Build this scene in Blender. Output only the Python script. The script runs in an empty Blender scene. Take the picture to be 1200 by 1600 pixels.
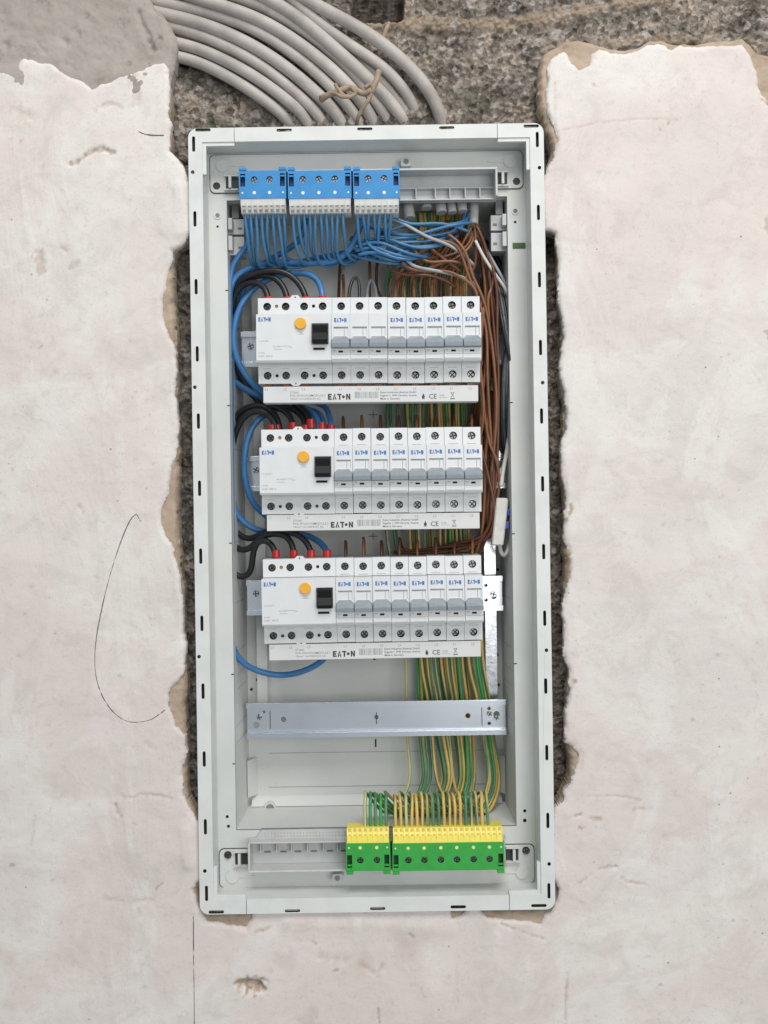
import bpy, bmesh, math, random
import numpy as np
from mathutils import Vector, Matrix
from mathutils.geometry import tessellate_polygon
random.seed(7)
S = bpy.context.scene
COL = S.collection
MM = 0.001

# ------------------------------------------------------------------ camera, world, lamps, exposure
ROLL = math.radians(0.87); CR, SR = math.cos(ROLL), math.sin(ROLL)
F, D = 1500.0, 900.0            # focal length in photo pixels, camera to frame plane in mm
cam_d = bpy.data.cameras.new('camera'); cam = bpy.data.objects.new('camera', cam_d); COL.objects.link(cam)
cam_d.sensor_fit = 'VERTICAL'; cam_d.sensor_height = 36; cam_d.lens = 36 * F / 1600
cam_d.clip_start = 0.02; cam_d.clip_end = 50
M3 = Matrix(((CR, SR, 0), (0, 0, -1), (-SR, CR, 0)))
cam.matrix_world = Matrix.Translation((0, -D * MM, 0)) @ M3.to_4x4()
S.camera = cam
W = bpy.data.worlds.new('World'); S.world = W; W.use_nodes = True
W.node_tree.nodes['Background'].inputs[0].default_value = (0.93, 0.97, 1.0, 1)
W.node_tree.nodes['Background'].inputs[1].default_value = 0.41
def lamp(name, loc, target, sx, sy, power, col):
    l = bpy.data.lights.new(name, 'AREA'); l.shape = 'RECTANGLE'; l.size = sx; l.size_y = sy
    l.energy = power; l.color = col
    o = bpy.data.objects.new(name, l); COL.objects.link(o); o.location = loc
    o.rotation_euler = (Vector(target) - Vector(loc)).to_track_quat('-Z', 'Y').to_euler()
    return o
lamp('window_light', (1.22, -2.7, 0.16), (0.0, 0, 0), 2.0, 1.35, 32, (1.0, 0.985, 0.96))
lamp('ceiling_light', (0.25, -1.35, 1.75), (0, 0, -0.1), 1.3, 0.9, 35, (1.0, 0.97, 0.94))
S.view_settings.view_transform = 'Standard'; S.view_settings.look = 'None'
S.view_settings.exposure = 0.03; S.view_settings.gamma = 1.0

# ------------------------------------------------------------------ coordinates
def P(px, py, d=0.0):
    """photo pixel at depth d (mm behind the frame plane) -> world point in mm"""
    a, b = (px - 600) / F * (D + d), -(py - 800) / F * (D + d)
    return (CR * a + SR * b, d, -SR * a + CR * b)
def catmull(pts, n=6):
    pts = [Vector(p) for p in pts]
    if len(pts) == 2: return pts
    P_ = [pts[0] * 2 - pts[1]] + pts + [pts[-1] * 2 - pts[-2]]
    out = []
    for i in range(1, len(P_) - 2):
        p0, p1, p2, p3 = P_[i - 1:i + 3]
        k = max(2, min(14, int((p2 - p1).length / 4) + 2))
        for j in range(k):
            t = j / k
            # centripetal-like blend (uniform, tension 0.5)
            out.append(0.5 * ((2 * p1) + (-p0 + p2) * t + (2 * p0 - 5 * p1 + 4 * p2 - p3) * t * t + (-p0 + 3 * p1 - 3 * p2 + p3) * t ** 3))
    out.append(pts[-1]); return out

# ------------------------------------------------------------------ materials
MAT = {}
def pm(name, col, rough=0.5, metal=0.0, var=0.06, vscale=120, bump=0.0, bscale=600, spec=0.5, col2=None):
    m = bpy.data.materials.new(name); m.use_nodes = True; nt = m.node_tree; b = nt.nodes['Principled BSDF']
    b.inputs['Roughness'].default_value = rough; b.inputs['Metallic'].default_value = metal
    b.inputs['Specular IOR Level'].default_value = spec
    tc = nt.nodes.new('ShaderNodeTexCoord'); nz = nt.nodes.new('ShaderNodeTexNoise')
    nz.inputs['Scale'].default_value = vscale; nz.inputs['Detail'].default_value = 4
    nt.links.new(tc.outputs['Object'], nz.inputs['Vector'])
    r = nt.nodes.new('ShaderNodeValToRGB')
    c2 = col2 if col2 else tuple(c * (1 - var * 2) for c in col)
    r.color_ramp.elements[0].color = (*c2, 1); r.color_ramp.elements[1].color = (*col, 1)
    r.color_ramp.elements[0].position = 0.35; r.color_ramp.elements[1].position = 0.6
    nt.links.new(nz.outputs['Fac'], r.inputs['Fac']); nt.links.new(r.outputs['Color'], b.inputs['Base Color'])
    if bump:
        n2 = nt.nodes.new('ShaderNodeTexNoise'); n2.inputs['Scale'].default_value = bscale; n2.inputs['Detail'].default_value = 5
        nt.links.new(tc.outputs['Object'], n2.inputs['Vector'])
        bp = nt.nodes.new('ShaderNodeBump'); bp.inputs['Strength'].default_value = bump; bp.inputs['Distance'].default_value = 0.0006
        nt.links.new(n2.outputs['Fac'], bp.inputs['Height']); nt.links.new(bp.outputs['Normal'], b.inputs['Normal'])
    MAT[name] = m; return m
def dusty(name, amt=0.5, col=(0.66, 0.61, 0.56)):
    nt = MAT[name].node_tree; b = nt.nodes['Principled BSDF']; src = b.inputs['Base Color'].links[0].from_socket
    tc = nt.nodes.new('ShaderNodeTexCoord'); last = src
    for sc, lo, hi, a, c in ((17, 0.50, 0.66, amt, col), (130, 0.62, 0.74, amt * .7, (0.30, 0.28, 0.25)), (420, 0.66, 0.74, amt * .9, (0.25, 0.22, 0.2))):
        n = nt.nodes.new('ShaderNodeTexNoise'); n.inputs['Scale'].default_value = sc; n.inputs['Detail'].default_value = 7; n.inputs['Roughness'].default_value = 0.68
        nt.links.new(tc.outputs['Object'], n.inputs['Vector']); r = nt.nodes.new('ShaderNodeMapRange')
        r.inputs['From Min'].default_value = lo; r.inputs['From Max'].default_value = hi; r.inputs['To Max'].default_value = a
        nt.links.new(n.outputs['Fac'], r.inputs['Value']); mx = nt.nodes.new('ShaderNodeMix'); mx.data_type = 'RGBA'
        nt.links.new(r.outputs[0], mx.inputs[0]); nt.links.new(last, mx.inputs[6]); mx.inputs[7].default_value = (*c, 1); last = mx.outputs[2]
    nt.links.new(last, b.inputs['Base Color'])
pm('box_plastic', (0.655, 0.68, 0.665), 0.42, var=0.04, vscale=45, bump=0.12, bscale=900)
pm('ledge_plastic', (0.60, 0.625, 0.61), 0.45, var=0.04, vscale=20, bump=0.12, bscale=900)
pm('back_plastic', (0.60, 0.62, 0.605), 0.5, var=0.05, vscale=9, bump=0.15, bscale=500)
pm('tray_plastic', (0.50, 0.52, 0.52), 0.42, var=0.04, vscale=40, bump=0.1)
pm('device_white', (0.68, 0.70, 0.71), 0.32, var=0.02, vscale=60, bump=0.06, bscale=1500)
pm('device_grey', (0.65, 0.67, 0.675), 0.38, var=0.03, vscale=60)
pm('bus_white', (0.64, 0.65, 0.65), 0.40, var=0.03, vscale=40)
pm('handle_grey', (0.25, 0.29, 0.315), 0.45, var=0.04, vscale=200)
pm('black_plastic', (0.007, 0.0075, 0.008), 0.45, var=0.1, spec=0.2)
pm('well_dark', (0.035, 0.04, 0.038), 0.5, var=0.1)
pm('slot_dark', (0.03, 0.03, 0.028), 0.8, var=0.1)
pm('screw_metal', (0.24, 0.25, 0.24), 0.25, 1.0, var=0.25, vscale=500)
pm('bright_screw', (0.62, 0.63, 0.63), 0.25, 1.0, var=0.15, vscale=500)
pm('galvanised', (0.62, 0.65, 0.69), 0.20, 1.0, var=0.14, vscale=160, bump=0.10, bscale=260)
pm('rail_metal', (0.68, 0.73, 0.79), 0.27, 1.0, var=0.04, vscale=22, bump=0.03, bscale=300)
pm('orange', (0.80, 0.40, 0.03), 0.4, var=0.03)
pm('lamp_orange', (0.62, 0.25, 0.05), 0.4, var=0.1)
pm('logo_blue', (0.03, 0.17, 0.50), 0.5, var=0.1)
pm('ink', (0.05, 0.05, 0.055), 0.6, var=0.1)
pm('ink_grey', (0.30, 0.31, 0.32), 0.6, var=0.1)
pm('line_grey', (0.34, 0.36, 0.37), 0.6, var=0.1)
pm('gap_grey', (0.20, 0.21, 0.21), 0.7, var=0.1)
pm('block_blue', (0.04, 0.25, 0.56), 0.35, var=0.06, vscale=80, bump=0.08)
pm('deep_blue', (0.008, 0.035, 0.16), 0.5, var=0.1)
pm('clamp_white', (0.72, 0.72, 0.69), 0.4, var=0.04)
pm('clamp_hole', (0.30, 0.30, 0.29), 0.6)
pm('dot_white', (0.72, 0.76, 0.8), 0.4)
pm('block_green', (0.035, 0.36, 0.055), 0.35, var=0.06, vscale=80, bump=0.08)
pm('deep_green', (0.008, 0.07, 0.018), 0.5)
pm('clamp_yellow', (0.80, 0.68, 0.10), 0.38, var=0.04)
pm('yellow_shade', (0.55, 0.42, 0.03), 0.5)
pm('dot_yellow', (0.75, 0.80, 0.25), 0.4)
pm('wire_blue', (0.05, 0.19, 0.37), 0.35, var=0.12, vscale=60, bump=0.1)
pm('thick_blue', (0.045, 0.185, 0.42), 0.36, var=0.10, vscale=50, bump=0.1)
pm('wire_black', (0.014, 0.015, 0.018), 0.38, var=0.2, vscale=60, bump=0.1)
pm('wire_brown', (0.13, 0.05, 0.028), 0.36, var=0.14, vscale=60, bump=0.1)
pm('wire_copper_brown', (0.235, 0.10, 0.045), 0.36, var=0.14, vscale=60, bump=0.1)
pm('wire_grey', (0.36, 0.40, 0.43), 0.4, var=0.1)
pm('wire_dark_grey', (0.085, 0.10, 0.11), 0.42, var=0.2)
pm('wire_white', (0.62, 0.61, 0.57), 0.4, var=0.06)
pm('wire_green', (0.085, 0.24, 0.12), 0.36, var=0.15, vscale=60)
pm('wire_bright_green', (0.035, 0.33, 0.07), 0.36, var=0.1, vscale=60)
pm('wire_yellow', (0.62, 0.44, 0.12), 0.36, var=0.10, vscale=60)
pm('wire_lime', (0.50, 0.50, 0.22), 0.36, var=0.10, vscale=60)
pm('ferrule_red', (0.62, 0.022, 0.025), 0.35, var=0.1)
pm('cable_grey', (0.43, 0.40, 0.375), 0.62, var=0.10, vscale=28, bump=0.5, bscale=170, col2=(0.32, 0.295, 0.27))
pm('sheath_grey', (0.47, 0.475, 0.465), 0.5, var=0.06)
pm('twine', (0.36, 0.27, 0.195), 0.8, var=0.15, vscale=200, bump=0.6, bscale=900)
pm('label_green', (0.07, 0.13, 0.04), 0.5, var=0.2)
pm('clip_blue', (0.03, 0.09, 0.42), 0.4)
pm('pencil', (0.12, 0.10, 0.11), 0.8)

for n_, a_ in (('box_plastic', .30), ('ledge_plastic', .32), ('back_plastic', .22), ('tray_plastic', .35), ('cable_grey', .45), ('bus_white', .15), ('rail_metal', .04)): dusty(n_, a_)
# ------------------------------------------------------------------ mesh helpers
class MB:
    def __init__(s): s.v = []; s.f = []; s.m = []; s.sm = []
    def add(s, vs, fs, mi=0, smooth=False):
        o = len(s.v); s.v += [tuple(v) for v in vs]
        for f in fs: s.f.append([o + i for i in f]); s.m.append(mi); s.sm.append(smooth)
    def box(s, x0, x1, y0, y1, z0, z1, mi=0):
        s.add([(x0, y0, z0), (x1, y0, z0), (x1, y1, z0), (x0, y1, z0), (x0, y0, z1), (x1, y0, z1), (x1, y1, z1), (x0, y1, z1)],
              [(0, 3, 2, 1), (4, 5, 6, 7), (0, 1, 5, 4), (1, 2, 6, 5), (2, 3, 7, 6), (3, 0, 4, 7)], mi)
    def cyl(s, x, z, r, y0, y1, n=20, mi=0, r1=None):
        """round pin along y, front face at y0"""
        r1 = r if r1 is None else r1
        a = [(x + r * math.cos(2 * math.pi * i / n), y0, z + r * math.sin(2 * math.pi * i / n)) for i in range(n)]
        b = [(x + r1 * math.cos(2 * math.pi * i / n), y1, z + r1 * math.sin(2 * math.pi * i / n)) for i in range(n)]
        s.add(a + b, [list(range(n)), list(range(2 * n - 1, n - 1, -1))] + [(i, n + i, n + (i + 1) % n, (i + 1) % n) for i in range(n)], mi)
    def prism_x(s, prof, x0, x1, mi=0):
        """profile of (y, z) extruded along x"""
        n = len(prof)
        s.add([(x0, y, z) for y, z in prof] + [(x1, y, z) for y, z in prof],
              [list(range(n)), list(range(2 * n - 1, n - 1, -1))] + [(i, n + i, n + (i + 1) % n, (i + 1) % n) for i in range(n)], mi)
    def prism_y(s, prof, y0, y1, mi=0):
        n = len(prof)
        s.add([(x, y0, z) for x, z in prof] + [(x, y1, z) for x, z in prof],
              [list(range(n)), list(range(2 * n - 1, n - 1, -1))] + [(i, n + i, n + (i + 1) % n, (i + 1) % n) for i in range(n)], mi)
    def plate(s, outer, holes, y0, y1, mi=0, hole_mi=None, back=True):
        """flat plate in xz with holes, thickness y0..y1"""
        hole_mi = mi if hole_mi is None else hole_mi
        loops = [outer] + holes
        flat = [p for l in loops for p in l]
        tris = tessellate_polygon([[Vector((x, z, 0)) for x, z in l] for l in loops])
        n = len(flat)
        s.add([(x, y0, z) for x, z in flat], tris, mi)
        if back: s.add([(x, y1, z) for x, z in flat], tris, mi)
        for k, l in enumerate(loops):
            q = len(l)
            s.add([(x, y0, z) for x, z in l] + [(x, y1, z) for x, z in l], [(i, (i + 1) % q, q + (i + 1) % q, q + i) for i in range(q)], hole_mi if k else mi)
    def tube(s, pts, r, n=8, mi=0, mi2=None, twist=0.0, phase=0.0, frac=0.35, cap=True):
        pts = [Vector(p) for p in pts]
        N = len(pts); tan = []
        for i in range(N):
            t = pts[min(i + 1, N - 1)] - pts[max(i - 1, 0)]
            tan.append(t.normalized() if t.length > 1e-9 else Vector((0, 0, 1)))
        u = tan[0].orthogonal().normalized(); vs = []
        for i in range(N):
            u = (u - tan[i] * u.dot(tan[i])); u = u.normalized() if u.length > 1e-6 else tan[i].orthogonal().normalized()
            w = tan[i].cross(u); rr = r[i] if isinstance(r, (list, tuple)) else r
            for k in range(n):
                a = 2 * math.pi * k / n + twist * i + phase
                vs.append(pts[i] + (u * math.cos(a) + w * math.sin(a)) * rr)
        o = len(s.v); s.v += [tuple(v) for v in vs]
        for i in range(N - 1):
            for k in range(n):
                s.f.append([o + i * n + k, o + i * n + (k + 1) % n, o + (i + 1) * n + (k + 1) % n, o + (i + 1) * n + k])
                s.m.append(mi2 if (mi2 is not None and k < n * frac) else mi); s.sm.append(True)
        if cap:
            s.f.append([o + k for k in range(n)][::-1]); s.m.append(mi); s.sm.append(False)
            s.f.append([o + (N - 1) * n + k for k in range(n)]); s.m.append(mi); s.sm.append(False)
    def build(s, name, mats, parent=None, bevel=0.0, seg=2):
        me = bpy.data.meshes.new(name)
        me.from_pydata([(x * MM, y * MM, z * MM) for x, y, z in s.v], [], s.f)
        if not isinstance(mats, (list, tuple)): mats = [mats]
        for m in mats: me.materials.append(MAT[m] if isinstance(m, str) else m)
        me.polygons.foreach_set('material_index', s.m); me.polygons.foreach_set('use_smooth', s.sm); me.update()
        bm = bmesh.new(); bm.from_mesh(me); bmesh.ops.remove_doubles(bm, verts=bm.verts, dist=1e-6)
        bmesh.ops.recalc_face_normals(bm, faces=bm.faces); bm.to_mesh(me); bm.free()
        o = bpy.data.objects.new(name, me); COL.objects.link(o)
        if parent: o.parent = parent
        if bevel:
            b = o.modifiers.new('bevel', 'BEVEL'); b.width = bevel * MM; b.segments = seg; b.limit_method = 'ANGLE'; b.angle_limit = math.radians(50)
            b.harden_normals = False
        return o
def circ(x, z, r, n=18): return [(x + r * math.cos(2 * math.pi * i / n), z + r * math.sin(2 * math.pi * i / n)) for i in range(n)]
def rect(x0, x1, z0, z1): return [(x0, z0), (x1, z0), (x1, z1), (x0, z1)]
def rrect(x0, x1, z0, z1, r, n=6):
    out = []
    for cx, cz, a0 in ((x1 - r, z1 - r, 0), (x0 + r, z1 - r, 90), (x0 + r, z0 + r, 180), (x1 - r, z0 + r, 270)):
        for i in range(n + 1):
            a = math.radians(a0 + 90 * i / n); out.append((cx + r * math.cos(a), cz + r * math.sin(a)))
    return out
def tag(o, label, cat, group=None):
    o['label'] = label; o['category'] = cat
    if group: o['group'] = group
    return o
def empty(name, loc_mm, rot=0.0, label=None, cat=None, group=None):
    e = bpy.data.objects.new(name, None); COL.objects.link(e); e.empty_display_size = 0.01
    e.location = [c * MM for c in loc_mm]; e.rotation_euler = (0, -rot, 0)
    if label: tag(e, label, cat, group)
    return e
def dup(root):
    r = root.copy(); COL.objects.link(r)
    for ch in list(root.children):
        c = ch.copy(); COL.objects.link(c); c.parent = r
        for g in list(ch.children):
            q = g.copy(); COL.objects.link(q); q.parent = c
    return r
def text_into(mb, s, x, y, z, size, mi=0, align='LEFT', bold=0.0, sx=1.0):
    """writing as flat letters facing -y, size in mm"""
    c = bpy.data.curves.new('t', 'FONT'); c.body = s; c.size = size; c.align_x = align; c.offset = bold; c.resolution_u = 2
    o = bpy.data.objects.new('t', c); COL.objects.link(o)
    bpy.context.view_layer.update()
    me = bpy.data.meshes.new_from_object(o.evaluated_get(bpy.context.evaluated_depsgraph_get()))
    mb.add([(x + v.co.x * sx, y, z + v.co.y) for v in me.vertices], [list(p.vertices) for p in me.polygons], mi)
    bpy.data.objects.remove(o); bpy.data.curves.remove(c); bpy.data.meshes.remove(me)
def emblem(mb, x, y, z, w, h, mi=0):
    """the maker's lettering: five wide bold characters, the fourth a round dot"""
    u = w / 5.0; t = h * 0.24; y1 = y + 0.12
    def R(a, b, c, d): mb.box(x + a, x + b, y, y1, z + c, z + d, mi)
    R(0, t * 1.1, 0, h); R(t * 1.1, u * .85, h - t, h); R(t * 1.1, u * .75, h / 2 - t / 2, h / 2 + t / 2); R(t * 1.1, u * .85, 0, t)
    a0 = u * 1.0
    mb.prism_y([(x + a0 + u * .42, z + h), (x + a0 + u * .68, z + h), (x + a0 + u * .34, z), (x + a0 + u * .04, z)], y, y1, mi)
    mb.prism_y([(x + a0 + u * .72, z + h * .62), (x + a0 + u * .92, z), (x + a0 + u * .66, z), (x + a0 + u * .56, z + h * .32)], y, y1, mi)
    b0 = u * 2.05
    R(b0, b0 + u * .95, h - t, h); R(b0 + u * .36, b0 + u * .36 + t * 1.1, 0, h - t)
    mb.cyl(x + u * 3.42, z + h / 2, h * .25, y, y1, 12, mi)
    n0 = u * 4.0
    R(n0, n0 + t, 0, h); R(n0 + u * .95 - t, n0 + u * .95, 0, h)
    mb.prism_y([(x + n0 + t, z + h), (x + n0 + t, z + h * .55), (x + n0 + u * .95 - t, z), (x + n0 + u * .95 - t, z + h * .45)], y + .01, y1 - .01, mi)
ORD = ['first', 'second', 'third', 'fourth', 'fifth', 'sixth', 'seventh', 'eighth', 'ninth', 'tenth', 'eleventh', 'twelfth', 'thirteenth',
       'fourteenth', 'fifteenth', 'sixteenth', 'seventeenth', 'eighteenth', 'nineteenth', 'twentieth', 'twenty-first', 'twenty-second', 'twenty-third', 'twenty-fourth']

# ================================================================== THE WALL
def noise2(x, z, seed):
    rs = np.random.RandomState(seed); T = rs.rand(256, 256)
    xi = np.floor(x).astype(int); zi = np.floor(z).astype(int); fx = x - xi; fz = z - zi
    fx = fx * fx * (3 - 2 * fx); fz = fz * fz * (3 - 2 * fz)
    a = T[xi % 256, zi % 256]; b = T[(xi + 1) % 256, zi % 256]; c = T[xi % 256, (zi + 1) % 256]; d = T[(xi + 1) % 256, (zi + 1) % 256]
    return (a * (1 - fx) + b * fx) * (1 - fz) + (c * (1 - fx) + d * fx) * fz - 0.5
def fbm(x, z, s, seed, o=4):
    r = 0; a = 1.0
    for i in range(o): r = r + a * noise2(x / s + 31.7 * i, z / s + 17.3 * i, seed + i); s /= 2.03; a *= 0.5
    return r
def worley(x, z, s, seed):
    rs = np.random.RandomState(seed); A = rs.rand(128, 128); B = rs.rand(128, 128); H = rs.rand(128, 128)
    gx = x / s; gz = z / s; ix = np.floor(gx).astype(int); iz = np.floor(gz).astype(int)
    best = np.full(x.shape, 9.0); h = np.zeros(x.shape)
    for dx in (-1, 0, 1):
        for dz in (-1, 0, 1):
            cx = ix + dx; cz = iz + dz
            px = cx + A[cx % 128, cz % 128]; pz = cz + B[cx % 128, cz % 128]
            d = np.hypot(px - gx, pz - gz); m = d < best
            best = np.where(m, d, best); h = np.where(m, H[cx % 128, cz % 128], h)
    return best, h
def sdf(X, Z, poly):
    """signed distance in mm, positive inside the polygon"""
    best = np.full(X.shape, 1e9); inside = np.zeros(X.shape, bool); n = len(poly)
    for i in range(n):
        (x0, z0), (x1, z1) = poly[i], poly[(i + 1) % n]
        ex, ez = x1 - x0, z1 - z0; L = ex * ex + ez * ez + 1e-12
        t = np.clip(((X - x0) * ex + (Z - z0) * ez) / L, 0, 1)
        best = np.minimum(best, np.hypot(X - x0 - t * ex, Z - z0 - t * ez))
        c = (z0 > Z) != (z1 > Z)
        if z1 != z0: inside ^= c & (X < (x1 - x0) * (Z - z0) / (z1 - z0) + x0)
    return np.where(inside, best, -best)
def px_poly(pts, d): return [(P(a, b, d)[0], P(a, b, d)[2]) for a, b in pts]
def segdist(X, Z, pts):
    best = np.full(X.shape, 1e9)
    for (x0, z0), (x1, z1) in zip(pts[:-1], pts[1:]):
        ex, ez = x1 - x0, z1 - z0; L = ex * ex + ez * ez + 1e-12
        t = np.clip(((X - x0) * ex + (Z - z0) * ez) / L, 0, 1)
        best = np.minimum(best, np.hypot(X - x0 - t * ex, Z - z0 - t * ez))
    return best
def sheet(name, xs, zs, keep_fn, y_fn, mat, parent, rim_to, attrs=None, h=1.5):
    """height field cut to keep>0, its cut edge snapped to the outline and closed by a rim down to depth rim_to"""
    X, Z = np.meshgrid(xs, zs, indexing='ij'); k = keep_fn(X, Z)
    gx, gz = np.gradient(k, xs, zs); g = np.hypot(gx, gz) + 1e-9
    near = np.abs(k) < 0.62 * h * g
    stp = np.where(near, k / g, 0); stp = np.clip(stp, -h, h)
    X = X - stp * gx / g; Z = Z - stp * gz / g
    k = np.where(near, 0.0, k)
    ok = k >= 0
    Y = y_fn(X, Z, k)
    nx, nz = X.shape; idx = np.arange(nx * nz).reshape(nx, nz)
    q = ok[:-1, :-1] & ok[1:, :-1] & ok[1:, 1:] & ok[:-1, 1:]
    quads = np.stack([idx[:-1, :-1][q], idx[1:, :-1][q], idx[1:, 1:][q], idx[:-1, 1:][q]], 1)
    used = np.unique(quads); remap = -np.ones(nx * nz, int); remap[used] = np.arange(len(used))
    V = np.stack([X.ravel()[used], Y.ravel()[used], Z.ravel()[used]], 1); Q = remap[quads]
    # open edges -> rim
    E = np.concatenate([Q[:, [0, 1]], Q[:, [1, 2]], Q[:, [2, 3]], Q[:, [3, 0]]])
    Es = np.sort(E, 1); key = Es[:, 0].astype(np.int64) * len(used) + Es[:, 1]
    uq, inv, cnt = np.unique(key, return_inverse=True, return_counts=True)
    B = E[cnt[inv] == 1]
    bv = np.unique(B); bm_ = -np.ones(len(used), int); bm_[bv] = np.arange(len(bv)) + len(V)
    if rim_to is not None:
        RV = V[bv].copy(); RV[:, 1] = rim_to
        RQ = np.stack([B[:, 1], B[:, 0], bm_[B[:, 0]], bm_[B[:, 1]]], 1)
        V2 = np.concatenate([V, RV]); Q2 = np.concatenate([Q, RQ])
    else: V2, Q2 = V, Q
    me = bpy.data.meshes.new(name)
    me.vertices.add(len(V2)); me.vertices.foreach_set('co', (V2 * MM).ravel())
    me.loops.add(len(Q2) * 4); me.loops.foreach_set('vertex_index', Q2.ravel().astype(np.int32))
    me.polygons.add(len(Q2)); me.polygons.foreach_set('loop_start', np.arange(0, len(Q2) * 4, 4, dtype=np.int32))
    me.update(calc_edges=True)
    sm = np.zeros(len(Q2), bool); sm[:len(Q)] = True
    me.polygons.foreach_set('use_smooth', sm)
    if attrs:
        for an, fn in attrs.items():
            A = me.attributes.new(an, 'FLOAT', 'POINT'); A.data.foreach_set('value', fn(V2[:, 0], V2[:, 2]).astype(np.float32))
    me.materials.append(mat)
    o = bpy.data.objects.new(name, me); COL.objects.link(o)
    if parent: o.parent = parent
    return o

CUT = [(-400, 108), (-10, 110), (8, 112), (22, 115), (26, 98), (36, 92), (52, 94), (62, 98), (76, 98), (90, 110), (108, 122), (128, 126), (143, 138), (158, 130),
       (180, 122), (204, 112), (222, 108), (238, 99), (256, 98), (263, 108), (263, 130), (261, 150), (262, 172), (267, 195), (264, 215), (263, 236), (274, 246), (286, 262), (293, 282),
       (299, 290), (299, 362), (290, 374), (282, 386), (268, 392), (270, 404), (262, 420), (258, 445), (251, 470), (254, 500), (261, 520), (272, 545), (274, 580), (271, 620), (277, 650),
       (276, 700), (270, 720), (264, 745), (262, 770), (252, 792), (250, 815), (258, 838), (268, 852), (276, 880), (283, 920), (285, 960), (288, 1010), (288, 1045), (278, 1062),
       (260, 1084), (264, 1110), (274, 1135), (289, 1150), (290, 1180), (283, 1205), (284, 1240), (294, 1262), (304, 1278), (318, 1290), (320, 1370), (308, 1380), (300, 1390), (306, 1405),
       (314, 1425), (322, 1440), (350, 1446), (386, 1452), (392, 1436), (398, 1424), (430, 1418), (700, 1410), (706, 1436), (722, 1430), (740, 1412), (762, 1436), (800, 1440), (846, 1446), (852, 1430), (862, 1426), (873, 1405),
       (876, 1392), (868, 1378), (860, 1366), (858, 1340), (858, 1290), (866, 1262), (882, 1252), (880, 1240), (892, 1225), (900, 1200), (904, 1180), (896, 1165), (884, 1160), (883, 1120), (889, 1090),
       (892, 1062), (888, 1040), (882, 1020), (883, 990), (879, 960), (884, 930), (891, 905), (894, 880), (889, 858), (882, 840), (883, 800), (886, 780), (880, 745), (876, 705), (884, 670), (886, 650),
       (882, 610), (876, 590), (876, 560), (882, 535), (881, 510), (875, 480), (872, 440), (873, 400), (868, 364), (850, 358), (846, 330), (846, 290), (856, 262), (867, 242), (872, 218), (866, 196),
       (856, 178), (854, 150), (857, 112), (862, 92), (874, 84), (884, 82), (892, 98), (906, 108), (922, 102), (927, 84), (937, 76), (955, 82), (975, 84), (998, 78), (1012, 70), (1030, 67), (1050, 78), (1065, 70),
       (1090, 74), (1120, 72), (1160, 70), (1170, 85), (1180, 110), (1186, 140), (1204, 165), (1500, 190), (1500, -500), (-400, -500)]
TAN = [(-400, 60), (0, 60), (255, 80), (266, 98), (268, 130), (268, 160), (269, 195), (271, 215), (268, 236), (285, 250), (300, 280), (300, 372), (284, 388), (274, 396), (272, 410), (275, 425), (274, 450),
       (276, 480), (278, 520), (277, 560), (278, 620), (281, 680), (282, 740), (281, 800), (284, 850), (288, 900), (290, 960), (292, 1020), (294, 1060), (293, 1100), (295, 1150), (294, 1200), (297, 1250),
       (318, 1290), (322, 1380), (312, 1390), (318, 1418), (326, 1426), (850, 1420), (862, 1400), (862, 1380), (858, 1366), (858, 1300), (866, 1262), (876, 1240), (884, 1215), (888, 1190), (882, 1160), (880, 1120), (884, 1090), (888, 1060),
       (884, 1030), (879, 1000), (878, 950), (879, 920), (880, 890), (878, 860), (880, 820), (879, 780), (876, 740), (874, 700), (877, 660), (878, 640), (874, 600), (873, 560), (876, 520), (872, 470), (869, 420),
       (869, 364), (850, 358), (850, 300), (852, 262), (860, 242), (862, 218), (850, 190), (844, 165), (843, 130), (845, 90), (852, 80), (870, 72), (884, 62), (905, 60), (925, 64), (940, 70), (970, 76), (995, 72), (1008, 64), (1035, 61),
       (1060, 66), (1090, 66), (1130, 60), (1160, 58), (1185, 78), (1200, 84), (1500, 90), (1500, -500), (-400, -500)]
GREY = [(-500, -600), (224, -600), (226, -20), (236, 0), (243, 14), (256, 24), (268, 40), (275, 56), (276, 84), (270, 108), (262, 130), (200, 160), (100, 170), (-500, 170)]
HOLE = [(553, -30), (550, 8), (549, 36), (560, 40), (600, 40), (628, 38), (631, 8), (630, -30)]

def attr_mat(name):
    m = bpy.data.materials.new(name); m.use_nodes = True; return m, m.node_tree, m.node_tree.nodes['Principled BSDF']
def N(nt, t, **kw):
    n = nt.nodes.new(t)
    for k, v in kw.items():
        if k in n.inputs.keys() if isinstance(k, str) else False: n.inputs[k].default_value = v
        else: setattr(n, k, v)
    return n
def ramp(nt, src, stops, ease='LINEAR'):
    r = nt.nodes.new('ShaderNodeValToRGB'); r.color_ramp.interpolation = ease
    while len(r.color_ramp.elements) < len(stops): r.color_ramp.elements.new(0.5)
    for e, (p, c) in zip(r.color_ramp.elements, stops): e.position = p; e.color = (*c, 1) if len(c) == 3 else c
    nt.links.new(src, r.inputs['Fac']); return r.outputs['Color']
def mixc(nt, fac, a, b, bt='MIX'):
    n = nt.nodes.new('ShaderNodeMix'); n.data_type = 'RGBA'; n.blend_type = bt
    for s_, v in ((0, fac), (6, a), (7, b)):
        if hasattr(v, 'is_linked') or hasattr(v, 'links'): nt.links.new(v, n.inputs[s_])
        else: n.inputs[s_].default_value = v if s_ == 0 else (*v, 1)
    return n.outputs[2]
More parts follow.
